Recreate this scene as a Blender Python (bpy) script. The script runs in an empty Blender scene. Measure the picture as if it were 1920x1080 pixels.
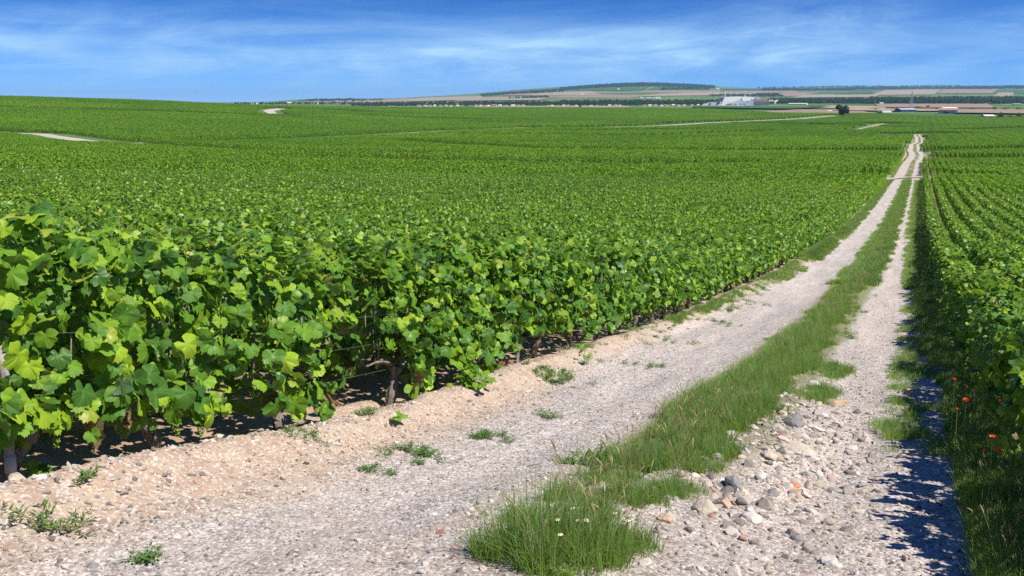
import bpy, math, random
import numpy as np
from mathutils import Vector, Euler

# ------------------------------------------------------------------ camera, sky, sun, exposure
SC = bpy.context.scene
COL = SC.collection
F = 1663.0
YH = 188.0
PITCH = math.atan((540 - YH) / F)
YAW = math.atan(775 / F * math.cos(PITCH))
cd = bpy.data.cameras.new('camera')
cam = bpy.data.objects.new('camera', cd)
COL.objects.link(cam)
cd.sensor_width = 36.0
cd.lens = 36.0 * F / 1920.0
cd.clip_start = 0.05
cd.clip_end = 60000
cam.rotation_euler = Euler((math.pi / 2 - PITCH, 0, YAW), 'XYZ')
SC.camera = cam

SUN_EL, SUN_AZ = math.radians(53), math.radians(99)      # azimuth clockwise from +Y
sd = bpy.data.lights.new('sun', 'SUN')
sd.energy = 5.0
sd.angle = math.radians(0.53)
sd.color = (1.0, 0.94, 0.83)
sun = bpy.data.objects.new('sun', sd)
COL.objects.link(sun)
to_sun = Vector((math.sin(SUN_AZ) * math.cos(SUN_EL), math.cos(SUN_AZ) * math.cos(SUN_EL), math.sin(SUN_EL)))
sun.rotation_euler = to_sun.to_track_quat('Z', 'Y').to_euler()
sun.location = (0, 0, 60)

W = bpy.data.worlds.new('World')
SC.world = W
W.use_nodes = True
nt = W.node_tree
nt.nodes.clear()


class NB:
    """small helper to write node trees"""
    def __init__(s, tree): s.t = tree
    def n(s, typ, **kw):
        nd = s.t.nodes.new(typ)
        for k, v in kw.items():
            if k.startswith('i_'):
                key = k[2:]
                key = int(key) if key.isdigit() else key.replace('_', ' ')
                s.put(nd.inputs[key], v)
            else:
                setattr(nd, k, v)
        return nd
    def put(s, inp, v):
        if isinstance(v, bpy.types.NodeSocket): s.t.links.new(v, inp)
        elif isinstance(v, bpy.types.Node): s.t.links.new(v.outputs[0], inp)
        else:
            if isinstance(v, (tuple, list)) and len(v) == 3 and inp.type == 'RGBA': v = (*v, 1)
            inp.default_value = v
    def math(s, op, a, b=0.0, c=0.0, clamp=False):
        nd = s.t.nodes.new('ShaderNodeMath'); nd.operation = op; nd.use_clamp = clamp
        s.put(nd.inputs[0], a); s.put(nd.inputs[1], b); s.put(nd.inputs[2], c)
        return nd.outputs[0]
    def mix(s, f, a, b, blend='MIX'):
        nd = s.t.nodes.new('ShaderNodeMix'); nd.data_type = 'RGBA'; nd.blend_type = blend
        s.put(nd.inputs[0], f); s.put(nd.inputs[6], a); s.put(nd.inputs[7], b)
        return nd.outputs[2]
    def ramp(s, fac, stops, interp='LINEAR'):
        nd = s.t.nodes.new('ShaderNodeValToRGB'); nd.color_ramp.interpolation = interp
        els = nd.color_ramp.elements
        while len(els) < len(stops): els.new(0.5)
        for e, (p, c) in zip(els, stops):
            e.position = p
            e.color = (*c, 1) if len(c) == 3 else c
        s.put(nd.inputs[0], fac)
        return nd.outputs[0]
    def mapr(s, v, a, b, c=0.0, d=1.0):
        nd = s.t.nodes.new('ShaderNodeMapRange')
        s.put(nd.inputs[0], v)
        for i, q in enumerate((a, b, c, d)): nd.inputs[i + 1].default_value = q
        return nd.outputs[0]
    def noise(s, vec, scale, detail=4, rough=0.55, dist=0.0, out=0):
        nd = s.t.nodes.new('ShaderNodeTexNoise')
        nd.inputs['Scale'].default_value = scale; nd.inputs['Detail'].default_value = detail
        nd.inputs['Roughness'].default_value = rough; nd.inputs['Distortion'].default_value = dist
        if vec is not None: s.put(nd.inputs['Vector'], vec)
        return nd.outputs[out]


b = NB(nt)
tc = b.n('ShaderNodeTexCoord')
sep = b.n('ShaderNodeSeparateXYZ', i_0=tc.outputs['Generated'])
zup = b.math('MAXIMUM', sep.outputs[2], 0.0)
SKY_GAIN, SKY_LIFT = 2.3, 0.085
comb = b.n('ShaderNodeCombineXYZ', i_0=sep.outputs[0], i_1=sep.outputs[1],
           i_2=b.math('MULTIPLY_ADD', zup, SKY_GAIN, SKY_LIFT))
norm = b.n('ShaderNodeVectorMath', operation='NORMALIZE', i_0=comb)
sky = b.n('ShaderNodeTexSky', sky_type='NISHITA', sun_disc=False, sun_elevation=SUN_EL, sun_rotation=SUN_AZ,
          altitude=200, air_density=1.0, dust_density=0.0, ozone_density=6.0, i_0=norm.outputs[0])
# the photograph's grade of the blue: one curve per channel
sc_ = b.n('ShaderNodeSeparateColor', i_0=b.mix(1.0, sky.outputs[0], (0.1, 0.1, 0.1), 'MULTIPLY'))
cr = b.math('MULTIPLY', b.math('POWER', sc_.outputs[0], 3.4), 13.5)
cg = b.math('MULTIPLY', b.math('POWER', sc_.outputs[1], 1.75), 2.1)
cb = b.math('MULTIPLY', b.math('POWER', sc_.outputs[2], 1.5), 2.25)
graded = b.n('ShaderNodeCombineColor', i_0=cr, i_1=cg, i_2=cb)
# cirrus: long wisps, drawn out along the horizon and rising a little to one side
dr = b.math('ADD', b.math('MULTIPLY', sep.outputs[0], math.cos(YAW)), b.math('MULTIPLY', sep.outputs[1], math.sin(YAW)))
df = b.math('SUBTRACT', b.math('MULTIPLY', sep.outputs[1], math.cos(YAW)), b.math('MULTIPLY', sep.outputs[0], math.sin(YAW)))
lift = b.math('MULTIPLY_ADD', dr, -0.055, sep.outputs[2])
q1 = b.n('ShaderNodeCombineXYZ', i_0=b.math('MULTIPLY', dr, 2.2), i_1=b.math('MULTIPLY', df, 2.2), i_2=b.math('MULTIPLY', lift, 14.0))
q2 = b.n('ShaderNodeCombineXYZ', i_0=b.math('MULTIPLY_ADD', dr, 2.6, 4.1), i_1=b.math('MULTIPLY', df, 2.6), i_2=b.math('MULTIPLY_ADD', lift, 9.0, 5.45))
q3 = b.n('ShaderNodeCombineXYZ', i_0=b.math('MULTIPLY', dr, 7.0), i_1=b.math('MULTIPLY', df, 7.0), i_2=b.math('MULTIPLY', lift, 46.0))
big = b.noise(q2, 1.0, 3, 0.5, 0.4)
wis = b.noise(q1, 1.6, 9, 0.6, 1.1)
fine = b.noise(q3, 1.0, 10, 0.66, 1.9)
cl = b.math('MULTIPLY', b.mapr(wis, 0.22, 0.66), b.mapr(big, 0.33, 0.58))
cl = b.math('ADD', cl, b.math('MULTIPLY', b.mapr(fine, 0.48, 0.78), b.math('MULTIPLY_ADD', b.mapr(big, 0.40, 0.62), 0.42, 0.08)))
cl = b.math('MULTIPLY', b.math('MULTIPLY', cl, b.mapr(sep.outputs[2], 0.0, 0.03, 0.3, 1.0)), b.mapr(sep.outputs[2], 0.05, 0.11, 1.2, 0.06), clamp=True)
skyc = b.mix(cl, graded.outputs[0], (0.50, 0.82, 1.18))
skyc = b.mix(1.0, skyc, (10.0, 10.0, 10.0), 'MULTIPLY')
bg = b.n('ShaderNodeBackground', i_Color=skyc, i_Strength=0.062)
wo = b.n('ShaderNodeOutputWorld', i_Surface=bg)

SC.view_settings.view_transform = 'Standard'
SC.view_settings.look = 'None'
SC.view_settings.exposure = 0.60
SC.view_settings.gamma = 1.0
SC.view_settings.use_curve_mapping = False
SC.render.engine = 'CYCLES'
cy = SC.cycles
cy.max_bounces = 7; cy.diffuse_bounces = 3; cy.glossy_bounces = 2; cy.transmission_bounces = 4
cy.transparent_max_bounces = 4; cy.volume_bounces = 1
cy.use_adaptive_sampling = True; cy.adaptive_threshold = 0.01
cy.use_denoising = False

rng = np.random.default_rng(7)
random.seed(7)

# ------------------------------------------------------------------ numeric helpers
FW = np.array([-math.sin(YAW) * math.cos(PITCH), math.cos(YAW) * math.cos(PITCH), -math.sin(PITCH)])
RT = np.array([math.cos(YAW), math.sin(YAW), 0.0])
UP = np.cross(RT, FW)


def ray(px, py): return FW + RT * (px - 960) / F + UP * (540 - py) / F


def sstep(a, c, x):
    t = np.clip((x - a) / (c - a), 0, 1)
    return t * t * (3 - 2 * t)


def pchip(xs, ys):
    xs = np.asarray(xs, float); ys = np.asarray(ys, float)
    h = np.diff(xs); d = np.diff(ys) / h
    m = np.zeros_like(ys)
    for i in range(1, len(xs) - 1):
        if d[i - 1] * d[i] > 0:
            w1 = 2 * h[i] + h[i - 1]; w2 = h[i] + 2 * h[i - 1]
            m[i] = (w1 + w2) / (w1 / d[i - 1] + w2 / d[i])
    m[0] = d[0]; m[-1] = d[-1]

    def ev(x):
        x = np.asarray(x, float)
        xc = np.clip(x, xs[0], xs[-1])
        i = np.clip(np.searchsorted(xs, xc) - 1, 0, len(xs) - 2)
        t = (xc - xs[i]) / h[i]
        r = ((2 * t**3 - 3 * t**2 + 1) * ys[i] + (t**3 - 2 * t**2 + t) * h[i] * m[i]
             + (-2 * t**3 + 3 * t**2) * ys[i + 1] + (t**3 - t**2) * h[i] * m[i + 1])
        return r + np.where(x < xs[0], (x - xs[0]) * m[0], 0) + np.where(x > xs[-1], (x - xs[-1]) * m[-1], 0)
    return ev


def _h(ix, iy, s):
    n = (ix.astype(np.int64) * 374761393 + iy.astype(np.int64) * 668265263 + s * 1442695041) & 0xFFFFFFFF
    n = ((n ^ (n >> 13)) * 1274126177) & 0xFFFFFFFF
    return ((n ^ (n >> 16)) & 0xFFFFFF) / float(0xFFFFFF)


def vnoise(x, y, s=0):
    x = np.asarray(x, float); y = np.asarray(y, float)
    ix = np.floor(x); iy = np.floor(y); fx = x - ix; fy = y - iy
    fx = fx * fx * (3 - 2 * fx); fy = fy * fy * (3 - 2 * fy)
    a = _h(ix, iy, s); c = _h(ix + 1, iy, s); d = _h(ix, iy + 1, s); e = _h(ix + 1, iy + 1, s)
    return (a * (1 - fx) + c * fx) * (1 - fy) + (d * (1 - fx) + e * fx) * fy


def fbm(x, y, s=0, o=4):
    r = 0; a = 0.5; t = 0
    for i in range(o):
        r = r + a * vnoise(x * 2**i, y * 2**i, s + i * 17); t += a; a *= 0.5
    return r / t


# ------------------------------------------------------------------ terrain heights (eye = origin)
Z0 = pchip([-60, -8, 0, 2.99, 4.04, 5.41, 7.12, 9.81, 16.22, 26.67, 40.0, 55.85, 74.85, 102, 153, 256.8, 420],
           [6.0, -1.25, -1.66, -2.12, -2.35, -2.63, -2.91, -3.31, -4.25, -5.42, -6.66, -7.80, -8.93, -10.15, -12.15, -15.39, -19.5])
DN = [320, 450, 600, 800, 900, 1000, 1300, 1600, 1900, 2500, 3000, 4000, 5500, 7500, 9500, 13000, 20000, 30000]
TAB = {   # image heights of the land against distance, per direction
 -500: [268, 244, 212, 180, 173, 175, 186, 192, 196, 197, 197, 196, 195, 194, 194, 193, 192, 191.5],
 0:    [271, 247, 219, 190, 182, 184, 192, 196, 198, 198, 197, 196, 195, 194, 194, 193, 192, 191.5],
 220:  [271, 249, 224, 198, 190, 188, 194, 198, 199, 199, 198, 196.5, 195, 194, 194, 193, 192, 191.5],
 430:  [271, 252, 230, 208, 201, 197, 198, 200, 201, 200, 198, 196.5, 195, 194, 194, 193, 192, 191.5],
 600:  [272, 254, 235, 216, 209, 204, 200.5, 201, 202, 201, 199, 196, 193, 187.5, 185, 188, 190, 191],
 700:  [272, 255, 239, 222, 215, 210, 203.5, 202, 203, 202, 199, 195, 191, 187, 184.5, 188, 190, 191],
 850:  [273, 256, 242, 226, 219, 214, 206, 203, 202.5, 201, 197, 192, 187, 182, 178, 186, 189, 190],
 1000: [273, 258, 244, 229, 222, 217, 208, 203.5, 202, 200, 196, 190, 182, 172, 166, 176, 185, 190],
 1200: [274, 260, 247, 232, 225, 220, 210, 205, 203, 199.5, 195, 188, 177, 162, 155.5, 170, 185, 190],
 1330: [275, 262, 249, 234, 227, 222, 211, 206, 203, 199, 195, 188, 179, 167, 161, 168, 180, 188],
 1420: [276, 263, 250, 235, 228, 223, 213, 207, 204, 198.5, 195, 187.5, 180, 171, 166, 165, 175, 186],
 1600: [279, 265, 251, 237, 230, 225, 215, 209, 204.5, 198.5, 194.5, 187, 179, 172, 167, 162.5, 172, 185],
 1735: [282, 267, 252.5, 239, 233, 228, 218, 211, 206, 199, 195, 187, 179, 171, 166, 162, 170, 185],
 1920: [286, 270, 256, 242, 235, 230, 219, 212, 207, 200, 195, 187, 178, 170, 165, 160.5, 168, 185],
 2400: [290, 274, 260, 246, 238, 233, 222, 214, 208, 200, 195, 187, 178, 170, 165, 160.5, 168, 185],
}
_PX = sorted(TAB)


def az_of(px):
    d = ray(px, YH)
    return math.atan2(d[0], d[1])


LD0, LD1, NLD, NAZ = math.log(60), math.log(30000), 260, 260
R_END = 20500.0
_az = np.array([az_of(p) for p in _PX])
AZ0, AZ1 = _az[0], _az[-1]
_lg = np.linspace(LD0, LD1, NLD)
_cols = []
for p, a in zip(_PX, _az):
    zs, ds = [], []
    for dd in (60, 90, 130, 180, 240):
        ds.append(math.log(dd)); zs.append(float(Z0(dd * math.cos(a))) / dd)
    for dd, yy in zip(DN, TAB[p]):
        r = ray(p, yy)
        ds.append(math.log(dd)); zs.append(r[2] / math.hypot(r[0], r[1]))
    _cols.append(pchip(ds, zs)(_lg))
_cols = np.array(_cols)
_azg = np.linspace(AZ0, AZ1, NAZ)
GRID = np.array([pchip(_az, _cols[:, j])(_azg) for j in range(NLD)]).T
for _ in range(5):
    g = np.pad(GRID, 1, mode='edge')
    GRID = (2 * g[1:-1, 1:-1] + g[2:, 1:-1] + g[:-2, 1:-1] + 0.5 * g[1:-1, 2:] + 0.5 * g[1:-1, :-2]) / 5


def terrain(x, y):
    x = np.asarray(x, float); y = np.asarray(y, float)
    D = np.hypot(x, y) + 1e-6
    az = np.clip(np.arctan2(x, y), AZ0, AZ1)
    fa = (az - AZ0) / (AZ1 - AZ0) * (NAZ - 1.001)
    fd = np.clip((np.log(D) - LD0) / (LD1 - LD0), 0, 1) * (NLD - 1.001)
    ia = fa.astype(int); idd = fd.astype(int); ta = fa - ia; td = fd - idd
    zf = ((GRID[ia, idd] * (1 - ta) + GRID[ia + 1, idd] * ta) * (1 - td)
          + (GRID[ia, idd + 1] * (1 - ta) + GRID[ia + 1, idd + 1] * ta) * td) * D
    w = sstep(90, 240, D)
    yy = np.maximum(y, -55)
    zn = Z0(np.minimum(yy, 400)) + 0.035 * np.clip(x + 4.4, 0, 5) * sstep(60, 20, D)
    zn = zn + 0.10 * (fbm(x * 0.16, y * 0.16, 3, 2) - 0.5) * sstep(4, 12, np.abs(x + 2))
    return zn * (1 - w) + zf * w


TRACK_END = 600.0


def wig(y):
    """the far track wanders a little"""
    return (0.8 * np.sin(y / 34.0) + 0.3 * np.sin(y / 14.0 + 1)) * sstep(200, 320, y)


def relief(x, y):
    """ruts, crown and soil bank of the track"""
    a = sstep(-4.75, -4.45, x) * (1 - sstep(0.55, 0.95, x))
    n = fbm(x * 1.3, y * 1.3, 11, 4)
    bank = 0.17 * np.exp(-((x + 4.02) / 0.27)**2) * (0.45 + 0.9 * fbm(y * 0.6, x * 0.3, 5, 3))
    crown = 0.055 * np.exp(-((x + 1.45) / 0.5)**2)
    ruts = -0.045 * np.exp(-((x + 2.8) / 0.5)**2) - 0.045 * np.exp(-((x + 0.35) / 0.45)**2)
    rub = 0.07 * np.exp(-((x + 0.85) / 0.35)**2 - ((y - 6.8) / 1.5)**2) * fbm(x * 4, y * 4, 31, 3) * 1.5
    sl = sstep(-3.2, -3.7, x)
    fine = (0.045 + 0.05 * sl) * (n - 0.5) + (0.022 + 0.035 * sl) * (fbm(x * 7, y * 7, 23, 3) - 0.5) + (0.014 + 0.012 * sl) * (vnoise(x * 24, y * 24, 41) - 0.5)
    return a * (bank + crown + ruts + rub + fine)


def ground(x, y):
    z = terrain(x, y)
    near = (np.asarray(y, float) < 60)
    return z + np.where(near, relief(np.asarray(x, float), np.asarray(y, float)), 0) + 0.006


def hit(px, py, lift=0.0):
    """point of the land under a pixel"""
    d = ray(px, py)
    ts = np.exp(np.linspace(math.log(1.5), math.log(28000), 6000))
    P = d[None, :] * ts[:, None]
    g = P[:, 2] - terrain(P[:, 0], P[:, 1]) - lift
    i = int(np.argmax(g < 0))
    if g[i] >= 0: i = len(ts) - 1
    t0, t1 = ts[max(i - 1, 0)], ts[i]
    for _ in range(25):
        tm = 0.5 * (t0 + t1); q = d * tm
        if q[2] - float(terrain(q[0], q[1])) - lift < 0: t1 = tm
        else: t0 = tm
    q = d * t1
    return np.array([q[0], q[1], float(ground(q[0], q[1])) if q[1] < 60 else float(terrain(q[0], q[1]))])


def depth(P): return float(np.dot(P, FW))


# ------------------------------------------------------------------ object helpers
def mesh(name, V, faces, mats, mi=None, smooth=False, attrs=None):
    """faces: list of index arrays (M,k)"""
    me = bpy.data.meshes.new(name)
    V = np.asarray(V, np.float32).reshape(-1, 3)
    if isinstance(faces, np.ndarray): faces = [faces]
    faces = [np.asarray(f, np.int32) for f in faces if len(f)]
    tot = np.concatenate([np.full(len(f), f.shape[1], np.int32) for f in faces]) if faces else np.zeros(0, np.int32)
    loops = np.concatenate([f.ravel() for f in faces]) if faces else np.zeros(0, np.int32)
    me.vertices.add(len(V)); me.vertices.foreach_set('co', V.ravel())
    me.loops.add(len(loops)); me.loops.foreach_set('vertex_index', loops)
    me.polygons.add(len(tot))
    st = np.concatenate([[0], np.cumsum(tot)[:-1]]).astype(np.int32) if len(tot) else tot
    me.polygons.foreach_set('loop_start', st)
    if not isinstance(mats, (list, tuple)): mats = [mats]
    for m in mats: me.materials.append(m)
    if mi is not None: me.polygons.foreach_set('material_index', np.asarray(mi, np.int32))
    me.polygons.foreach_set('use_smooth', np.full(len(tot), bool(smooth)))
    if attrs:
        for k, a in attrs.items():
            at = me.attributes.new(k, 'FLOAT', 'POINT'); at.data.foreach_set('value', np.asarray(a, np.float32))
    me.update(calc_edges=True)
    me.validate()
    return me


def tag(o, label=None, cat=None, group=None, kind=None):
    if label: o['label'] = label
    if cat: o['category'] = cat
    if group: o['group'] = group
    if kind: o['kind'] = kind
    return o


def link(name, data, parent=None, loc=None, rot=None, scale=None):
    o = bpy.data.objects.new(name, data)
    COL.objects.link(o)
    if parent is not None: o.parent = parent
    if loc is not None: o.location = tuple(float(q) for q in loc)
    if rot is not None: o.rotation_euler = rot
    if scale is not None: o.scale = scale if isinstance(scale, (tuple, list)) else (scale,) * 3
    return o


class MB:
    def __init__(s): s.v = []; s.f = {}; s.n = 0; s.order = []
    def add(s, V, Fs, m=0):
        V = np.asarray(V, float).reshape(-1, 3)
        for f in (Fs if isinstance(Fs, list) and len(Fs) and isinstance(Fs[0], np.ndarray) else [np.asarray(Fs)]):
            s.order.append((np.asarray(f) + s.n, m))
        s.v.append(V); s.n += len(V)
        return s
    def box(s, c, d, m=0, rz=0.0, taper=1.0):
        x, y, z = np.array(d) / 2
        V = np.array([[-x, -y, -z], [x, -y, -z], [x, y, -z], [-x, y, -z], [-x * taper, -y * taper, z], [x * taper, -y * taper, z], [x * taper, y * taper, z], [-x * taper, y * taper, z]])
        cs, sn = math.cos(rz), math.sin(rz)
        V = V @ np.array([[cs, sn, 0], [-sn, cs, 0], [0, 0, 1]]) + np.array(c)
        return s.add(V, np.array([[3, 2, 1, 0], [4, 5, 6, 7], [0, 1, 5, 4], [1, 2, 6, 5], [2, 3, 7, 6], [3, 0, 4, 7]]), m)
    def tube(s, pts, rad, n=6, m=0, cap=True):
        pts = np.asarray(pts, float); k = len(pts)
        rad = np.broadcast_to(np.asarray(rad, float), (k,))
        tan = np.gradient(pts, axis=0); tan /= np.linalg.norm(tan, axis=1)[:, None] + 1e-9
        ref = np.array([0.31, 0.95, 0.05]) if abs(tan[0][2]) > 0.6 else np.array([0.0, 0.02, 1.0])
        u = np.cross(tan, ref); u /= np.linalg.norm(u, axis=1)[:, None] + 1e-9
        w = np.cross(tan, u)
        a = np.linspace(0, 2 * math.pi, n, endpoint=False)
        V = (pts[:, None, :] + rad[:, None, None] * (np.cos(a)[None, :, None] * u[:, None, :] + np.sin(a)[None, :, None] * w[:, None, :])).reshape(-1, 3)
        i = np.arange(k - 1)[:, None] * n; j = np.arange(n)[None, :]; j2 = (j + 1) % n
        Q = np.stack([i + j, i + j2, i + n + j2, i + n + j], -1).reshape(-1, 4)
        s.add(V, Q, m)
        if cap:
            base = s.n - k * n
            s.order.append((np.arange(n)[None, ::-1] + base, m)); s.order.append((np.arange(n)[None, :] + base + (k - 1) * n, m))
        return s
    def build(s, name, mats, smooth=False):
        V = np.concatenate(s.v); fs = [f for f, m in s.order]
        mi = np.concatenate([np.full(len(f), m) for f, m in s.order])
        return mesh(name, V, fs, mats, mi, smooth)


# ------------------------------------------------------------------ materials
def mat(name):
    m = bpy.data.materials.new(name); m.use_nodes = True
    m.node_tree.nodes.clear()
    return m, NB(m.node_tree)


def out(bb, sh, disp=None):
    o = bb.n('ShaderNodeOutputMaterial'); bb.put(o.inputs[0], sh)


def prin(bb, col, rough=0.8, spec=0.3, normal=None, metal=0.0):
    p = bb.n('ShaderNodeBsdfPrincipled')
    bb.put(p.inputs['Base Color'], col); bb.put(p.inputs['Roughness'], rough)
    p.inputs['Specular IOR Level'].default_value = spec; p.inputs['Metallic'].default_value = metal
    if normal is not None: bb.put(p.inputs['Normal'], normal)
    return p.outputs[0]


def bump(bb, h, strength=0.5, dist=0.02):
    nd = bb.n('ShaderNodeBump'); bb.put(nd.inputs['Height'], h)
    nd.inputs['Strength'].default_value = strength; nd.inputs['Distance'].default_value = dist
    return nd.outputs[0]


def rnd01(bb, k=7.31):
    oi = bb.n('ShaderNodeObjectInfo'); ge = bb.n('ShaderNodeNewGeometry')
    return bb.math('FRACT', bb.math('MULTIPLY_ADD', oi.outputs['Random'], k, bb.math('MULTIPLY', ge.outputs['Random Per Island'], 13.7)))


def leaf_mat(name, stops, trans, tmix=0.26, rough=0.42, spec=0.26, field=True, veins=True):
    m, bb = mat(name)
    r = rnd01(bb)
    ge = bb.n('ShaderNodeNewGeometry')
    col = bb.ramp(r, stops)
    if field:   # parcels differ in vigour
        nz = bb.noise(ge.outputs['Position'], 0.010, 4, 0.6)
        col = bb.mix(bb.mapr(nz, 0.35, 0.65, 0.0, 0.7), col, bb.mix(1.0, col, (1.45, 1.24, 0.8), 'MULTIPLY'))
        mp = bb.n('ShaderNodeMapping', i_Scale=(0.016, 0.0055, 0.0), i_Vector=ge.outputs['Position'])
        vc = bb.n('ShaderNodeTexVoronoi', distance='CHEBYCHEV', i_Scale=1.0, i_Vector=mp.outputs[0])
        pv = bb.n('ShaderNodeSeparateColor', i_0=vc.outputs['Color'])
        col = bb.mix(1.0, col, bb.mix(pv.outputs[0], (0.92, 0.99, 0.92), (1.28, 1.25, 0.95)), 'MULTIPLY')
    nrm = None
    if veins:
        at = bb.n('ShaderNodeAttribute', attribute_name='vein')
        v = bb.math('POWER', at.outputs['Fac'], 5.0)
        col = bb.mix(bb.math('MULTIPLY', v, 0.5), col, (0.20, 0.30, 0.09))
        tcn = bb.n('ShaderNodeTexCoord')
        nz2 = bb.noise(tcn.outputs['Object'], 60, 2)
        nrm = bump(bb, nz2, 0.35, 0.004)
    back = bb.mix(ge.outputs['Backfacing'], col, bb.mix(0.45, col, (0.13, 0.19, 0.10)))
    p = prin(bb, back, rough, spec, nrm)
    t = bb.n('ShaderNodeBsdfTranslucent'); bb.put(t.inputs[0], bb.mix(1.0, bb.mix(0.5, col, trans), (1.6, 1.6, 1.0), 'MULTIPLY'))
    ms = bb.n('ShaderNodeMixShader'); ms.inputs[0].default_value = tmix
    bb.put(ms.inputs[1], p); bb.put(ms.inputs[2], t.outputs[0])
    out(bb, ms.outputs[0])
    return m


M_LEAF = leaf_mat('vine_leaf', [(0.0, (0.028, 0.088, 0.022)), (0.35, (0.058, 0.148, 0.022)), (0.65, (0.108, 0.225, 0.020)), (1.0, (0.20, 0.315, 0.026))], (0.16, 0.32, 0.03))
M_YOUNG = leaf_mat('young_vine_leaf', [(0.0, (0.085, 0.20, 0.022)), (0.6, (0.14, 0.26, 0.03)), (1.0, (0.24, 0.30, 0.05))], (0.25, 0.36, 0.05), 0.4, 0.4, 0.4)
M_RED = leaf_mat('reddened_vine_leaf', [(0.0, (0.10, 0.13, 0.05)), (0.5, (0.12, 0.06, 0.05)), (1.0, (0.20, 0.10, 0.05))], (0.3, 0.15, 0.05), 0.25)
M_DRY = leaf_mat('dry_leaf', [(0.0, (0.22, 0.10, 0.06)), (1.0, (0.34, 0.20, 0.11))], (0.3, 0.15, 0.05), 0.15, 0.7, 0.2, field=False)
M_FARVINE = leaf_mat('far_vine_leaf', [(0.0, (0.040, 0.112, 0.016)), (0.5, (0.095, 0.208, 0.018)), (1.0, (0.175, 0.305, 0.026))], (0.16, 0.32, 0.03), 0.3, 0.55, 0.15, veins=False)
M_GRASS = leaf_mat('grass_blade', [(0.0, (0.085, 0.175, 0.028)), (0.45, (0.145, 0.255, 0.042)), (0.78, (0.21, 0.30, 0.065)), (0.92, (0.30, 0.33, 0.12)), (1.0, (0.42, 0.38, 0.22))], (0.24, 0.40, 0.06), 0.46, 0.5, 0.3, field=False, veins=False)
M_WEED = leaf_mat('weed_leaf', [(0.0, (0.055, 0.125, 0.03)), (1.0, (0.12, 0.21, 0.045))], (0.14, 0.26, 0.04), 0.25, 0.55, 0.3, field=False, veins=False)
M_TREE = leaf_mat('tree_leaf', [(0.0, (0.012, 0.036, 0.012)), (0.6, (0.024, 0.060, 0.016)), (1.0, (0.042, 0.088, 0.022))], (0.08, 0.16, 0.03), 0.22, 0.6, 0.25, field=False, veins=False)


def stem_mat(name, c0, c1, scale=30, bm=0.6, rough=0.85):
    m, bb = mat(name)
    tcn = bb.n('ShaderNodeTexCoord')
    mp = bb.n('ShaderNodeMapping', i_Scale=(1, 1, 0.25), i_Vector=tcn.outputs['Object'])
    nz = bb.noise(mp.outputs[0], scale, 6, 0.65, 0.8)
    col = bb.ramp(nz, [(0.32, c0), (0.68, c1)])
    out(bb, prin(bb, col, rough, 0.2, bump(bb, nz, bm, 0.012)))
    return m


M_BARK = stem_mat('vine_bark', (0.07, 0.055, 0.045), (0.30, 0.255, 0.22), 42, 1.0)
M_CANE = stem_mat('green_cane', (0.13, 0.17, 0.04), (0.26, 0.22, 0.08), 20, 0.2, 0.6)
M_WOOD = stem_mat('weathered_wood', (0.20, 0.18, 0.17), (0.46, 0.42, 0.39), 24, 0.7)
M_TRUNK = stem_mat('tree_bark', (0.05, 0.04, 0.03), (0.14, 0.11, 0.08), 5, 0.5)


def flat_mat(name, c, rough=0.6, spec=0.3, metal=0.0, var=0.12, scale=2.0):
    m, bb = mat(name)
    tcn = bb.n('ShaderNodeTexCoord')
    nz = bb.noise(tcn.outputs['Object'], scale, 5, 0.6)
    col = bb.mix(bb.mapr(nz, 0.3, 0.7), tuple(q * (1 - var) for q in c), tuple(min(q * (1 + var), 0.95) for q in c))
    out(bb, prin(bb, col, rough, spec, None, metal))
    return m


M_STEEL = flat_mat('galvanised_steel', (0.45, 0.46, 0.47), 0.4, 0.5, 0.7)
M_WHITE = flat_mat('white_render', (0.66, 0.65, 0.63), 0.8, 0.2, 0, 0.06, 0.1)
M_CREAM = flat_mat('cream_render', (0.66, 0.58, 0.48), 0.8, 0.2, 0, 0.08, 0.1)
M_BLUEG = flat_mat('blue_grey_cladding', (0.33, 0.40, 0.50), 0.5, 0.4, 0, 0.08, 0.1)
M_DARKROOF = flat_mat('dark_blue_roof', (0.08, 0.10, 0.15), 0.5, 0.4, 0, 0.1, 0.1)
M_TILE = flat_mat('clay_roof_tile', (0.34, 0.17, 0.12), 0.85, 0.2, 0, 0.15, 0.3)
M_GLASS = flat_mat('window_glass', (0.05, 0.06, 0.08), 0.15, 0.6)
M_DARK = flat_mat('dark_metal', (0.05, 0.05, 0.055), 0.5, 0.4)
M_BLUE = flat_mat('blue_paint', (0.05, 0.14, 0.42), 0.35, 0.5)
M_RUBBER = flat_mat('tyre_rubber', (0.025, 0.025, 0.025), 0.85, 0.2)
M_CONC = flat_mat('concrete', (0.50, 0.48, 0.45), 0.9, 0.2, 0, 0.12, 0.2)


def stone_mat():
    m, bb = mat('limestone')
    r = rnd01(bb, 11.7)
    col = bb.ramp(r, [(0.0, (0.17, 0.165, 0.165)), (0.16, (0.32, 0.29, 0.265)), (0.36, (0.46, 0.40, 0.35)), (0.6, (0.66, 0.62, 0.58)), (0.82, (0.42, 0.33, 0.26)), (0.96, (0.66, 0.63, 0.60)), (1.0, (0.36, 0.20, 0.15))])
    tcn = bb.n('ShaderNodeTexCoord')
    nz = bb.noise(tcn.outputs['Object'], 3.0, 6, 0.65)
    col = bb.mix(bb.mapr(nz, 0.3, 0.7, 0.0, 0.55), col, bb.mix(1.0, col, (0.58, 0.55, 0.53), 'MULTIPLY'))
    out(bb, prin(bb, col, 0.9, 0.15, bump(bb, bb.noise(tcn.outputs['Object'], 9.0, 6, 0.7), 0.5, 0.03)))
    return m


M_STONE = stone_mat()


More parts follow.
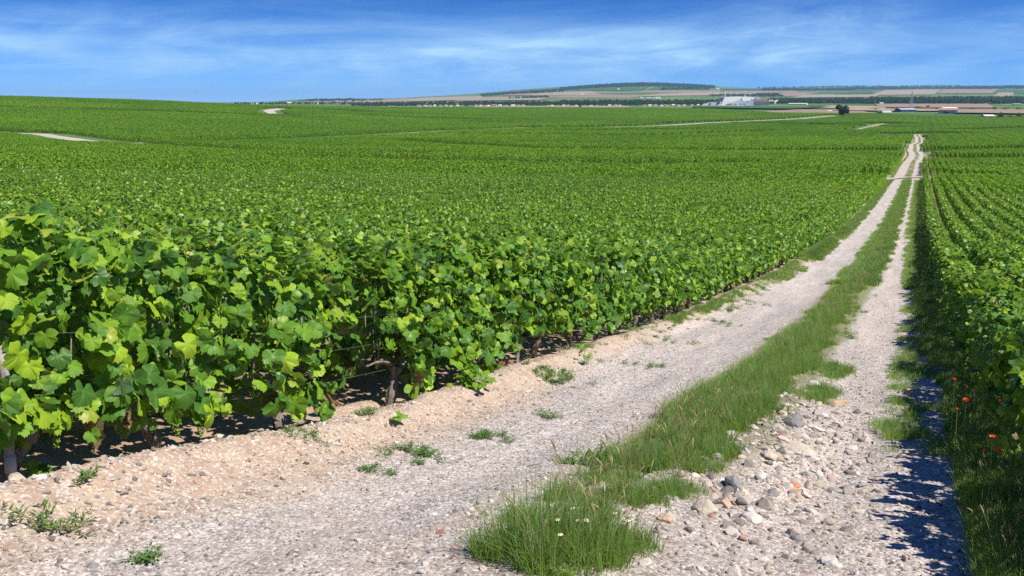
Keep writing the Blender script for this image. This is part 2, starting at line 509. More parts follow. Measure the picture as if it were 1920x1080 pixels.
def rock_mat(name, c):
    m, bb = mat(name)
    tcn = bb.n('ShaderNodeTexCoord')
    nz = bb.noise(tcn.outputs['Object'], 18.0, 7, 0.68)
    n2 = bb.noise(tcn.outputs['Object'], 55.0, 4, 0.6)
    col = bb.ramp(nz, [(0.3, tuple(q * 0.62 for q in c)), (0.5, c), (0.72, tuple(min(q * 1.25, 0.9) for q in c))])
    h = bb.math('ADD', nz, bb.math('MULTIPLY', n2, 0.4))
    out(bb, prin(bb, col, 0.9, 0.15, bump(bb, h, 0.8, 0.02)))
    return m


ROCKM = {'grey': rock_mat('grey_rock', (0.24, 0.235, 0.235)), 'tan': rock_mat('tan_rock', (0.42, 0.32, 0.24)),
         'white': rock_mat('white_rock', (0.50, 0.475, 0.44)), 'cream': rock_mat('cream_rock', (0.46, 0.40, 0.33)),
         'red': rock_mat('brick_red', (0.48, 0.19, 0.12))}


def ground_mat(track):
    m, bb = mat('track_gravel' if track else 'vineyard_soil')
    ge = bb.n('ShaderNodeNewGeometry'); P = ge.outputs['Position']
    n1 = bb.noise(P, 0.9, 6, 0.6)
    n2 = bb.noise(P, 5.5, 6, 0.65)
    n3 = bb.noise(P, 38.0, 5, 0.7)
    vo = bb.n('ShaderNodeTexVoronoi', i_Scale=30.0, i_Vector=P)
    vo2 = bb.n('ShaderNodeTexVoronoi', i_Scale=78.0, i_Vector=P)
    soil = bb.ramp(n2, [(0.25, (0.27, 0.19, 0.14)), (0.5, (0.40, 0.295, 0.222)), (0.75, (0.49, 0.385, 0.305))])
    if track:
        gv = bb.n('ShaderNodeAttribute', attribute_name='gravel').outputs['Fac']
        gr = bb.n('ShaderNodeAttribute', attribute_name='pink').outputs['Fac']
        gravel = bb.mix(gr, (0.425, 0.385, 0.37), (0.445, 0.38, 0.34))
        gravel = bb.mix(bb.mapr(n1, 0.35, 0.68), bb.mix(1.0, gravel, (0.80, 0.79, 0.79), 'MULTIPLY'), gravel)
        ch = bb.n('ShaderNodeSeparateColor', i_0=vo.outputs['Color'])
        ch2 = bb.n('ShaderNodeSeparateColor', i_0=vo2.outputs['Color'])
        gravel = bb.mix(bb.mapr(ch.outputs[0], 0.0, 1.0, 0.0, 0.9), bb.mix(1.0, gravel, (0.62, 0.59, 0.58), 'MULTIPLY'), bb.mix(0.5, gravel, (0.72, 0.69, 0.67)))
        gravel = bb.mix(bb.mapr(ch2.outputs[1], 0.55, 0.85, 0.0, 0.7), gravel, (0.74, 0.71, 0.69))
        gravel = bb.mix(bb.mapr(ch2.outputs[0], 0.76, 0.95, 0.0, 0.55), gravel, (0.24, 0.22, 0.22))
        soil = bb.mix(bb.mapr(ch2.outputs[1], 0.68, 0.9, 0.0, 0.6), soil, (0.66, 0.60, 0.55))
        mpv = bb.n('ShaderNodeMapping', i_Scale=(2.6, 0.30, 1.0), i_Vector=P)
        stv = bb.noise(mpv.outputs[0], 1.0, 4, 0.55)
        n0 = bb.noise(P, 0.45, 4, 0.6)
        gravel = bb.mix(1.0, gravel, bb.mix(bb.mapr(stv, 0.33, 0.67), (0.80, 0.79, 0.785), (1.10, 1.07, 1.04)), 'MULTIPLY')
        gravel = bb.mix(bb.mapr(n0, 0.50, 0.70, 0.0, 0.35), gravel, bb.mix(n2, (0.36, 0.275, 0.22), (0.48, 0.40, 0.34)))
        msk = bb.math('ADD', gv, bb.math('MULTIPLY', bb.math('SUBTRACT', n2, 0.5), 0.9), clamp=True)
        col = bb.mix(msk, soil, gravel)
        far = bb.n('ShaderNodeAttribute', attribute_name='turf').outputs['Fac']
        tn = bb.math('ADD', far, bb.math('MULTIPLY', bb.math('SUBTRACT', n2, 0.5), 1.2), clamp=True)
        col = bb.mix(bb.math('MULTIPLY', tn, 0.75), col, bb.mix(n3, (0.07, 0.12, 0.03), (0.16, 0.18, 0.06)))
    else:
        col = soil
    h = bb.math('ADD', bb.math('MULTIPLY', n3, 0.8), bb.math('MULTIPLY', bb.math('SUBTRACT', 1.0, vo.outputs['Distance']), 0.7))
    h = bb.math('ADD', h, bb.math('MULTIPLY', n2, 1.2))
    out(bb, prin(bb, col, 0.95, 0.1, bump(bb, h, 0.7, 0.022)))
    return m


M_TRACK = ground_mat(True)
M_SOIL = ground_mat(False)


def land_mat():
    """soil near the vines, meadow and stubble farther out"""
    m, bb = mat('land')
    ge = bb.n('ShaderNodeNewGeometry'); P = ge.outputs['Position']
    far = bb.n('ShaderNodeAttribute', attribute_name='far').outputs['Fac']
    n2 = bb.noise(P, 5.5, 6, 0.65); n3 = bb.noise(P, 38.0, 4, 0.7)
    soil = bb.ramp(n2, [(0.25, (0.24, 0.16, 0.11)), (0.5, (0.34, 0.24, 0.17)), (0.75, (0.42, 0.32, 0.24))])
    nf = bb.noise(P, 0.004, 4, 0.6)
    nf2 = bb.noise(P, 0.05, 3, 0.6)
    mead = bb.ramp(bb.math('ADD', nf, bb.math('MULTIPLY', bb.math('SUBTRACT', nf2, 0.5), 0.25)), [(0.35, (0.055, 0.115, 0.03)), (0.55, (0.11, 0.17, 0.045)), (0.7, (0.28, 0.25, 0.12))])
    out(bb, prin(bb, bb.mix(far, soil, mead), 0.95, 0.1, bump(bb, bb.math('ADD', n2, n3), 0.6, 0.02)))
    return m


M_LAND = land_mat()


def field_mat(name, c0, c1):
    m, bb = mat(name)
    ge = bb.n('ShaderNodeNewGeometry'); P = ge.outputs['Position']
    nz = bb.noise(P, 0.03, 5, 0.65)
    out(bb, prin(bb, bb.ramp(nz, [(0.3, c0), (0.7, c1)]), 0.95, 0.1))
    return m


FM = {'stubble': field_mat('stubble', (0.22, 0.16, 0.115), (0.285, 0.215, 0.155)),
      'pale': field_mat('pale_straw', (0.27, 0.215, 0.155), (0.33, 0.265, 0.195)),
      'green': field_mat('green_crop', (0.040, 0.100, 0.036), (0.062, 0.130, 0.045)),
      'dgreen': field_mat('dark_crop', (0.035, 0.085, 0.035), (0.055, 0.115, 0.045)),
      'brown': field_mat('bare_earth', (0.15, 0.11, 0.08), (0.21, 0.15, 0.11)),
      'chalk': field_mat('chalk_path', (0.33, 0.30, 0.25), (0.46, 0.42, 0.37))}

# ------------------------------------------------------------------ ground sheet
def build_ground():
    a = []
    def seg(a0, a1, st):
        n = max(1, int(round((a1 - a0) / st))); a.extend(list(np.linspace(a0, a1, n, endpoint=False)))
    seg(-math.pi, -1.25, 0.12); seg(-1.25, -0.10, 0.009); seg(-0.10, -0.03, 0.004); seg(-0.03, 0.02, 0.0016)
    seg(0.02, 0.06, 0.004); seg(0.06, 0.42, 0.009); seg(0.42, math.pi, 0.12)
    az = np.array(a)
    r = [0.6]
    while r[-1] < R_END: r.append(r[-1] * (1.0125 if r[-1] < 60 else 1.022) + 0.005)
    r = np.array(r)
    A, R = np.meshgrid(az, r, indexing='ij')
    X = R * np.sin(A); Y = R * np.cos(A)
    Z = terrain(X, Y)
    nearr = sstep(45, 25, R)
    Z = Z + nearr * (0.05 * (fbm(X * 1.6, Y * 1.6, 77, 4) - 0.5) + 0.02 * (fbm(X * 9, Y * 9, 78, 2) - 0.5))
    wg = wig(Y)
    cor = sstep(-5.0, -4.55, X - wg) * (1 - sstep(0.75, 1.15, X - wg)) * sstep(-7, -6, Y) * (1 - sstep(TRACK_END - 2, TRACK_END, Y))
    Z = Z - cor * np.where(Y < 100, 0.16, 0.4)
    far = sstep(220, 340, R)
    n, k = A.shape
    V = np.stack([X, Y, Z], -1).reshape(-1, 3)
    i = np.arange(n)[:, None]; j = np.arange(k - 1)[None, :]; i2 = (i + 1) % n
    Q = np.stack([i * k + j, i * k + j + 1, i2 * k + j + 1, i2 * k + j], -1).reshape(-1, 4)
    V = np.vstack([V, [[0, 0, float(terrain(0, 0))]]])
    c = len(V) - 1
    T = np.stack([np.full(n, c), np.arange(n) * k, ((np.arange(n) + 1) % n) * k], -1)
    o = link('ground', mesh('ground', V, [Q, T], M_LAND, smooth=True, attrs={'far': np.append(far.ravel(), 0)}))
    tag(o, kind='structure')


build_ground()


def build_track():
    ys = [-6.5]
    while ys[-1] < TRACK_END: ys.append(ys[-1] + max(0.03, 0.0105 * abs(ys[-1]) if ys[-1] > 0 else 0.12))
    ys = np.array(ys)
    xs = np.concatenate([np.linspace(-5.05, -4.6, 6), np.arange(-4.55, 0.75, 0.036), np.linspace(0.75, 1.2, 6)])
    X, Y = np.meshgrid(xs, ys, indexing='ij')
    Xw = X + wig(Y)
    edge = np.minimum(sstep(-5.05, -4.75, X), 1 - sstep(0.9, 1.2, X))
    Z = terrain(Xw, Y) + relief(X, Y) * sstep(70, 50, Y) + 0.006 - (1 - edge) * np.where(Y < 100, 0.1, 0.3)
    nb = 0.35 * (fbm(X * 1.2, Y * 0.5, 51, 3) - 0.5)
    xl = -3.80 + 1.6 * nb + 0.52 * sstep(14, 5, Y) + 0.25 * sstep(20, 45, Y)
    lr = sstep(xl - 0.30, xl + 0.30, X) * (1 - sstep(-2.25 + nb, -1.9 + nb, X))
    rr = sstep(-1.15 + nb, -0.85 + nb, X)
    grav = np.maximum(lr, rr)
    cs = sstep(-2.2 + nb, -1.95 + nb, X) * (1 - sstep(-0.98 + nb, -0.78 + nb, X))
    near_strip = sstep(4.5, 8.5, Y) * (1 - 0.45 * sstep(130, 220, Y))
    grav = np.maximum(grav, 0.85 * cs * (1 - near_strip))
    rside = -0.05 - 0.5 * sstep(30, 60, Y) + 0.7 * sstep(120, 180, Y)
    turf = np.clip(cs * near_strip + sstep(0.15 + rside + 0.25, 0.5 + rside + 0.25, X) * (0.5 + 0.5 * sstep(10, 40, Y))
                   + sstep(18, 32, Y) * sstep(-4.4, -4.2, X) * (1 - sstep(-3.85 + nb, -3.55 + nb, X)), 0, 1)
    pk = sstep(-1.6, -0.9, X) * 0.9 + 0.35 * sstep(-2.6, -3.6, X)
    n, k = X.shape
    V = np.stack([Xw, Y, Z], -1).reshape(-1, 3)
    i = np.arange(n - 1)[:, None] * k; j = np.arange(k - 1)[None, :]
    Q = np.stack([i + j, i + k + j, i + k + j + 1, i + j + 1], -1).reshape(-1, 4)
    o = link('track', mesh('track', V, Q, M_TRACK, smooth=True, attrs={'gravel': grav.ravel(), 'turf': turf.ravel(), 'pink': pk.ravel()}))
    tag(o, kind='structure')


build_track()


def drape(name, px_poly, fm, n=14, lift=0.25, m=None):
    """a field on the land: four pixel corners give its corners in the place"""
    C = [hit(*q) for q in px_poly]
    C = np.array([[q[0], q[1]] for q in C])
    s = np.linspace(0, 1, n)
    S, T = np.meshgrid(s, s, indexing='ij')
    XY = ((1 - S) * (1 - T))[..., None] * C[0] + (S * (1 - T))[..., None] * C[1] + (S * T)[..., None] * C[2] + ((1 - S) * T)[..., None] * C[3]
    X, Y = XY[..., 0], XY[..., 1]
    D = np.hypot(X, Y)
    V = np.stack([X, Y, terrain(X, Y) + lift + D * 1.2e-4], -1).reshape(-1, 3)
    i = np.arange(n - 1)[:, None] * n; j = np.arange(n - 1)[None, :]
    Q = np.stack([i + j, i + n + j, i + n + j + 1, i + j + 1], -1).reshape(-1, 4)
    o = link(name, mesh(name, V, Q, m or FM[fm], smooth=True))
    # face up
    if V[:, 2].size and o.data.polygons[0].normal.z < 0: o.data.flip_normals()
    return tag(o, kind='structure')


def ribbon(name, pts_px, width, fm='chalk', lift=0.12):
    P = np.array([hit(*q)[:2] for q in pts_px])
    L = [P[0]]
    for a_, c_ in zip(P[:-1], P[1:]):
        k = max(2, int(np.linalg.norm(c_ - a_) / 6))
        L += [a_ + (c_ - a_) * t for t in np.linspace(0, 1, k + 1)[1:]]
    L = np.array(L)
    T = np.gradient(L, axis=0); T /= np.linalg.norm(T, axis=1)[:, None] + 1e-9
    N = np.stack([T[:, 1], -T[:, 0]], -1)
    wv = width * (0.65 + 0.7 * fbm(np.arange(len(L)) * 0.35, np.zeros(len(L)), hash(name) % 97, 2))
    cols = []
    for s in (-0.5, 0.0, 0.5):
        Q = L + N * (wv * s)[:, None]
        cols.append(np.stack([Q[:, 0], Q[:, 1], terrain(Q[:, 0], Q[:, 1]) + lift + 1e-4 * np.hypot(Q[:, 0], Q[:, 1])], -1))
    V = np.stack(cols, 1).reshape(-1, 3)
    i = np.arange(len(L) - 1)[:, None] * 3; j = np.arange(2)[None, :]
    Q = np.stack([i + j, i + j + 1, i + 3 + j + 1, i + 3 + j], -1).reshape(-1, 4)
    o = link(name, mesh(name, V, Q, FM[fm], smooth=True))
    if o.data.polygons[0].normal.z < 0: o.data.flip_normals()
    tag(o, kind='structure')
    return L


# paths between the parcels; (polyline in the place, half width of the gap in the vines)
GAPS = []
GAPS.append((ribbon('valley_path', [(-60, 246), (20, 250), (75, 252), (110, 258), (200, 269), (330, 269), (450, 265), (560, 261), (700, 254), (850, 246), (1000, 240), (1110, 240), (1220, 237), (1320, 231), (1440, 226), (1500, 223), (1565, 217)], 7.0), 11.0))
GAPS.append((np.array([hit(*q)[:2] for q in [(1110, 240), (1220, 237), (1320, 231), (1440, 226), (1500, 223), (1565, 217)]]), 15.0))
GAPS.append((ribbon('hillside_road', [(528, 204), (503, 208), (512, 214), (520, 216)], 10.0), 11.0))
GAPS.append((ribbon('plot_path', [(1596, 245), (1625, 239), (1658, 232)], 3), 6.0))
GAPS.append((ribbon('cross_path', [(1655, 338), (1690, 334), (1738, 333)], 1.6), 2.2))
GAPS.append((ribbon('far_cross_path', [(1690, 253), (1735, 252), (1790, 251.5)], 5.0), 9.0))
BROWN = [(1640, 251.5), (1697, 251.5), (1692, 257), (1628, 257)]
drape('bare_plot', BROWN, 'brown', 8, 0.1)
for poly in ([(760, 268), (1023, 284), (1333, 287), (1700, 287)], [(600, 303), (830, 311), (1150, 316), (1340, 314)],
             [(1745, 287), (1940, 281)], [(1745, 303), (1940, 300)], [(900, 254), (1110, 256), (1200, 257), (1340, 251), (1430, 247)],
             [(1070, 247), (1300, 244)], [(0, 203), (200, 208), (400, 214), (600, 222)], [(640, 208), (820, 216), (980, 219)],
             [(1180, 232), (1460, 232), (1700, 240)], [(1480, 236), (1700, 233)], [(700, 218), (900, 226)], [(1800, 245), (1930, 240)], [(200, 268), (500, 290), (760, 296)]):
    LP = np.array([hit(*q)[:2] for q in poly])
    GAPS.append((LP, 2.2 + 0.006 * float(np.hypot(LP[:, 0], LP[:, 1]).mean())))
GAPW = [w for _, w in GAPS]


def gap_dist(x, y):
    """smallest (distance - half width) to any path"""
    best = np.full(np.shape(x), 1e9)
    for L, w in GAPS:
        for a_, c_ in zip(L[:-1], L[1:]):
            d = c_ - a_; t = np.clip(((x - a_[0]) * d[0] + (y - a_[1]) * d[1]) / (d @ d + 1e-9), 0, 1)
            best = np.minimum(best, np.hypot(x - a_[0] - t * d[0], y - a_[1] - t * d[1]) - w)
    return best


def end_boost(x, y):
    """the blocks behind an alley are a little taller, those in front lower"""
    k = np.ones(np.shape(x))
    for L, w in GAPS:
        best = np.full(np.shape(x), 1e9); sg = np.zeros(np.shape(x))
        for a_, c_ in zip(L[:-1], L[1:]):
            d = c_ - a_; t = np.clip(((x - a_[0]) * d[0] + (y - a_[1]) * d[1]) / (d @ d + 1e-9), 0, 1)
            nx_ = a_[0] + t * d[0]; ny_ = a_[1] + t * d[1]
            dd = np.hypot(x - nx_, y - ny_); up = dd < best
            best = np.where(up, dd, best); sg = np.where(up, np.sign((x - nx_) * nx_ + (y - ny_) * ny_), sg)
        e = np.maximum(best - w, 0)
        k = k * np.where(sg > 0, 1 + 0.38 * np.exp(-e / 7.0), 1 - 0.32 * np.exp(-e / 8.0))
    return np.clip(k, 0.55, 1.6)


# ------------------------------------------------------------------ leaves
def leaf_outline(full):
    if full:
        half = [(0, 1.0), (6, .92), (11, .95), (17, .87), (23, .88), (29, .76), (35, .86), (41, .87), (47, .97), (53, .89), (60, .91), (67, .78), (75, .86), (84, .86), (92, .93), (102, .85), (112, .87), (124, .80), (137, .80), (151, .72), (164, .60), (174, .20)]
    else:
        half = [(0, 1.0), (16, .88), (29, .75), (47, .95), (67, .77), (92, .91), (122, .80), (154, .68), (174, .20)]
    th = [math.radians(a) for a, r in half]; rr = [r for a, r in half]
    th = th + [2 * math.pi - t for t in th[:0:-1]]; rr = rr + rr[:0:-1]
    return np.array(th), np.array(rr)


def leaf_template(full, seed):
    """+Y is the tip, +Z the upper face, origin where the petiole meets the blade; unit = tip length"""
    g = np.random.default_rng(seed)
    th, rr = leaf_outline(full)
    n = len(th)
    rr = rr * (1 + g.normal(0, 0.035, n))
    wx = g.uniform(0.92, 1.12)
    veinang = np.radians([0, 47, 92, 268, 313])
    def zf(x, y, r, t):
        cup = g0 * r**2; fold = g1 * abs(x); rip = 0.085 * math.sin(t * 5 + ph) * r
        return cup + fold + rip + g2 * y * abs(y)
    g0 = g.uniform(-0.52, 0.10); g1 = g.uniform(-0.08, 0.40); g2 = g.uniform(-0.34, -0.03); ph = g.uniform(0, 6)
    V = [(0, 0, 0)]; vein = [1.0]
    rings = ([0.38, 0.72, 1.0] if full else [0.55, 1.0])
    for q in rings:
        for t, r in zip(th, rr):
            rq = r * q if q < 1 else r
            if q < 1: rq = q * (0.55 * 0.8 + 0.45 * r)
            rq = min(rq, r * 0.97) if q < 1 else rq
            x = math.sin(t) * rq * wx; y = math.cos(t) * rq
            dv = min(abs((t - va + math.pi) % (2 * math.pi) - math.pi) for va in veinang)
            isv = dv < 0.03
            z = zf(x, y, rq, t) + (-0.03 if isv and q < 1 else (0.02 if q < 1 else 0))
            V.append((x, y, z)); vein.append(1.0 if isv else 0.0)
    V = np.array(V)
    V[:, 1] *= 0.95
    F3 = [(0, 1 + (i + 1) % n, 1 + i) for i in range(n)]
    for k in range(len(rings) - 1):
        a0 = 1 + k * n; a1 = a0 + n
        for i in range(n):
            i2 = (i + 1) % n
            F3 += [(a0 + i, a0 + i2, a1 + i2), (a0 + i, a1 + i2, a1 + i)]
    return V, np.array(F3, np.int32), np.array(vein)


LEAF_HI = [leaf_template(True, s) for s in (1, 2, 3, 4, 5, 6)]
LEAF_MID = [leaf_template(False, s) for s in (11, 12, 13, 14)]
QV = np.array([[-.75, -.45, 0.10], [0, -.62, -.06], [.75, -.4, 0.10], [.55, .45, 0.0], [0, 1.0, -.22], [-.6, .5, 0.0], [0, .1, 0.0]])
QF = np.array([[6, 0, 1], [6, 1, 2], [6, 2, 3], [6, 3, 4], [6, 4, 5], [6, 5, 0]])
LEAF_LOW = [(QV, QF, np.zeros(7))]
KV = np.array([[-.8, -.6, .1], [.8, -.6, .1], [.6, .8, -.1], [-.6, .8, -.1]])
KF = np.array([[0, 1, 2], [0, 2, 3]])
LEAF_CARD = [(KV, KF, np.zeros(4))]


def frames(nrm, tip):
    nrm = nrm / (np.linalg.norm(nrm, axis=1)[:, None] + 1e-9)
    tip = tip - nrm * np.sum(nrm * tip, 1)[:, None]
    tip = tip / (np.linalg.norm(tip, axis=1)[:, None] + 1e-9)
    side = np.cross(tip, nrm)
    return np.stack([side, tip, nrm], -1)     # columns


def join_leaves(tmpl, pos, R, size, kind, g):
    """all leaves of one crown in one set of arrays"""
    Vs, Fs, A, Mi = [], [], [], []
    off = 0
    pick = g.integers(0, len(tmpl), len(pos))
    for t in range(len(tmpl)):
        ix = np.where(pick == t)[0]
        if not len(ix): continue
        V, F3, vn = tmpl[t]
        W_ = np.einsum('nij,kj->nki', R[ix] * size[ix][:, None, None], V) + pos[ix][:, None, :]
        Vs.append(W_.reshape(-1, 3))
        Fs.append((F3[None] + (np.arange(len(ix)) * len(V))[:, None, None] + off).reshape(-1, 3))
        A.append(np.tile(vn, len(ix))); Mi.append(np.repeat(kind[ix], len(F3)))
        off += len(ix) * len(V)
    return np.concatenate(Vs), np.concatenate(Fs), np.concatenate(A), np.concatenate(Mi)


def vine_leaves(g, n, half=0.6, low=0.26, smul=1.0, hgt=1.29, nshoot=(4, 8), width=0.28, gap=None):
    """leaf positions of one trellised vine, the row runs along Y"""
    n_side = int(n * 0.36); n_side2 = int(n * 0.30); n_top = int(n * 0.24); n_in = n - n_side - n_side2 - n_top
    ph = g.uniform(0, 100)
    P, N, T, S, K = [], [], [], [], []
    for sgn, cnt in ((1, n_side), (-1, n_side2)):
        y = g.uniform(-half, half, cnt)
        lo = low + 0.30 * (fbm(y * 2.2 + ph, np.full(cnt, 3.3), 5, 2) - 0.5)
        lo = lo + 0.18 * (np.abs(y) / half)**3
        h = lo + (hgt - lo) * g.beta(1.15, 0.95, cnt)
        q = (h - 0.2) / 0.9
        hw = width + 0.06 * np.sin(np.pi * np.clip(q, 0, 1)) - 0.07 * np.clip(q - 0.8, 0, 1) * 5 * 0.3
        hw = hw + 0.36 * (fbm(y * 2.8 + ph, h * 3.2, 9, 2) - 0.5)
        x = sgn * (hw - np.abs(g.normal(0, 0.075, cnt)))
        P.append(np.stack([x, y, h], -1))
        N.append(np.stack([sgn * (0.75 + g.normal(0, .45, cnt)), g.normal(0, .75, cnt), 0.6 + g.normal(0, .6, cnt)], -1))
        T.append(np.stack([sgn * 0.25 + g.normal(0, .3, cnt), g.normal(0, .5, cnt), np.full(cnt, -1.0)], -1))
        S.append((0.042 + 0.066 * g.random(cnt)**1.1) * (1.14 - 0.3 * np.clip(q, 0, 1)))
        K.append(np.where(g.random(cnt) < 0.05 + 0.16 * np.clip(q, 0, 1)**2, 1, np.where((h < low + 0.16) & (g.random(cnt) < 0.12), 2, 0)))
    y = g.uniform(-half, half, n_top); x = g.uniform(-width, width, n_top)
    h = hgt + 0.02 + g.normal(0, .05, n_top) - 0.15 * (x / width)**2 + 0.52 * (fbm(y * 3 + ph, x * 3, 4, 2) - 0.5)
    P.append(np.stack([x, y, h], -1))
    N.append(np.stack([g.normal(0.0, .75, n_top), g.normal(-.1, .75, n_top), np.full(n_top, 1.0)], -1))
    T.append(np.stack([g.normal(0, 1, n_top), g.normal(0, 1, n_top), np.full(n_top, -0.35)], -1))
    S.append(g.uniform(0.045, 0.090, n_top)); K.append((g.random(n_top) < 0.30).astype(int))
    P.append(np.stack([g.uniform(-.18, .18, n_in), g.uniform(-half, half, n_in), g.uniform(low + .1, hgt, n_in)], -1))
    N.append(g.normal(0, 1, (n_in, 3)) + np.array([0.2, 0, .6])); T.append(g.normal(0, 1, (n_in, 3)) + np.array([0, 0, -.8]))
    S.append(g.uniform(0.05, 0.09, n_in)); K.append(np.zeros(n_in, int))
    stems = []
    for _ in range(g.integers(*nshoot)):
        b0 = np.array([g.uniform(-.2, .2), g.uniform(-half * .9, half * .9), hgt - 0.12])
        L = g.uniform(0.16, 0.40)
        lean = np.array([g.normal(0, .28), g.normal(0, .28), 1.0]); lean /= np.linalg.norm(lean)
        k = 6
        cv = np.array([g.normal(0, .05), g.normal(0, .05), -0.02])
        pts = np.array([b0 + lean * L * t + cv * t * t for t in np.linspace(0, 1, k)])
        stems.append(pts)
        m_ = int(4 + L * 14)
        ts = np.linspace(0.2, 1.0, m_)
        for t in ts:
            p = b0 + lean * L * t + cv * t * t
            a = g.uniform(0, 2 * math.pi); dv = np.array([math.cos(a), math.sin(a), g.uniform(-.1, .5)])
            P.append((p + dv * 0.03)[None]); N.append((np.array([0, 0, 1.0]) + dv * 0.35 + g.normal(0, .25, 3))[None]); T.append((dv - np.array([0, 0, .3]))[None])
            S.append(np.array([g.uniform(.028, .06) * (1.15 - 0.55 * t)])); K.append(np.array([1 if g.random() < 0.75 else 0]))
    P = np.concatenate(P); N = np.concatenate(N); T = np.concatenate(T); S = np.concatenate(S) * smul; K = np.concatenate(K)
    if gap is not None:
        keep = ~gap(P); P, N, T, S, K = P[keep], N[keep], T[keep], S[keep], K[keep]
    return P, N, T, S, K, stems


def trunk_mesh(g, name, hi=True):
    mb = MB()
    k = 22 if hi else 6
    H = g.uniform(0.36, 0.46)
    lean = g.uniform(-0.14, 0.14, 2); cv = g.uniform(-.05, .05, 2)
    t = np.linspace(0, 1, k)
    pts = np.stack([lean[0] * t + cv[0] * np.sin(t * 5), lean[1] * t + cv[1] * np.sin(t * 4 + 1), -0.05 + t * (H + .05)], -1)
    r = 0.036 * (1.25 - 0.35 * t + 0.22 * np.sin(t * 11 + g.uniform(0, 6)) * (t > .1) + 0.35 * (t > .85))
    mb.tube(pts, r, 14 if hi else 6)
    for _ in range(9):
        t0 = g.uniform(0, .7); a_ = g.uniform(0, 6.283); ii = [int(q * (k - 1)) for q in (t0, t0 + .12, t0 + .25)]
        mb.tube(np.array([pts[i] + np.array([math.cos(a_), math.sin(a_), 0]) * (r[i] + .004 + .008 * n_) for n_, i in enumerate(ii)]), [.006, .005, .002], 4)
    for s in (-1, 1):
        q = np.array([pts[-1] + np.array([0.02 * s, s * 0.5 * u, 0.04 * u + 0.05 * math.sin(u * 3)]) for u in np.linspace(0, 1, 5)])
        mb.tube(q, np.linspace(0.022, 0.010, 5), 6)
    for _ in range(5):
        y0 = g.uniform(-.45, .45); x1 = g.uniform(-.12, .12)
        mb.tube(np.array([[0, y0, H + .02], [x1 * .5, y0 + .03, H + .3], [x1, y0 + g.uniform(-.1, .1), 1.05]]), [.006, .005, .0035], 5)
    me = mb.build(name, M_BARK, True)
    co = np.empty(len(me.vertices) * 3); me.vertices.foreach_get('co', co); co = co.reshape(-1, 3)
    nz = np.stack([vnoise(co[:, 2] * 40 + i * 9, co[:, 0] * 60 + co[:, 1] * 70, 60 + i) - .5 for i in range(3)], -1)
    co += nz * 0.026
    me.vertices.foreach_set('co', co.ravel()); me.update()
    return me


def foliage_mesh(name, P, N, T, S, K, stems, tmpl, g, mats=(M_LEAF, M_YOUNG, M_RED, M_CANE)):
    V, F3, A, Mi = join_leaves(tmpl, P, frames(N, T), S, K, g)
    fs = [F3]; mi = [Mi]
    if stems:
        mb = MB()
        for s in stems: mb.tube(s, np.linspace(.0045, .0018, len(s)), 4, cap=False)
        SV = np.concatenate(mb.v)
        SF = np.concatenate([f for f, _ in mb.order]) + len(V)
        V = np.vstack([V, SV]); A = np.append(A, np.zeros(len(SV)))
        fs.append(SF); mi.append(np.full(len(SF), 3))
    return mesh(name, V, fs, list(mats), np.concatenate(mi), True, {'vein': A})


# ------------------------------------------------------------------ geometry-node scatter (stuff)
def template_collection(name, objs_data):
    c = bpy.data.collections.new(name)
    for i, me in enumerate(objs_data):
        o = bpy.data.objects.new('%s_%02d' % (name, i), me); c.objects.link(o)
    return c


def scatter(name, coll, pts, rot, scl, vi, kind='stuff', label=None, cat=None):
    me = bpy.data.meshes.new(name)
    n = len(pts)
    me.vertices.add(n); me.vertices.foreach_set('co', np.asarray(pts, np.float32).ravel())
    a = me.attributes.new('rot', 'FLOAT_VECTOR', 'POINT'); a.data.foreach_set('vector', np.asarray(rot, np.float32).ravel())
    a = me.attributes.new('scl', 'FLOAT_VECTOR', 'POINT')
    scl = np.asarray(scl, np.float32)
    if scl.ndim == 1: scl = np.repeat(scl[:, None], 3, 1)
    a.data.foreach_set('vector', scl.ravel())
    a = me.attributes.new('vi', 'INT', 'POINT'); a.data.foreach_set('value', np.asarray(vi, np.int32))
    o = link(name, me)
    g = bpy.data.node_groups.new(name + '_nodes', 'GeometryNodeTree')
    g.interface.new_socket('Geometry', in_out='INPUT', socket_type='NodeSocketGeometry')
    g.interface.new_socket('Geometry', in_out='OUTPUT', socket_type='NodeSocketGeometry')
    gi = g.nodes.new('NodeGroupInput'); go = g.nodes.new('NodeGroupOutput')
    ip = g.nodes.new('GeometryNodeInstanceOnPoints')
    ci = g.nodes.new('GeometryNodeCollectionInfo'); ci.inputs['Collection'].default_value = coll
    ci.inputs['Separate Children'].default_value = True; ci.inputs['Reset Children'].default_value = True
    def attr(nm, dt):
        q = g.nodes.new('GeometryNodeInputNamedAttribute'); q.data_type = dt; q.inputs['Name'].default_value = nm
        return q.outputs['Attribute']
    e2r = g.nodes.new('FunctionNodeEulerToRotation')
    g.links.new(attr('rot', 'FLOAT_VECTOR'), e2r.inputs[0])
    g.links.new(gi.outputs[0], ip.inputs['Points']); g.links.new(ci.outputs[0], ip.inputs['Instance'])
    ip.inputs['Pick Instance'].default_value = True
    g.links.new(attr('vi', 'INT'), ip.inputs['Instance Index']); g.links.new(e2r.outputs[0], ip.inputs['Rotation'])
    g.links.new(attr('scl', 'FLOAT_VECTOR'), ip.inputs['Scale'])
    g.links.new(ip.outputs[0], go.inputs[0])
    md = o.modifiers.new('scatter', 'NODES'); md.node_group = g
    tag(o, label, cat, None, kind)
    return o


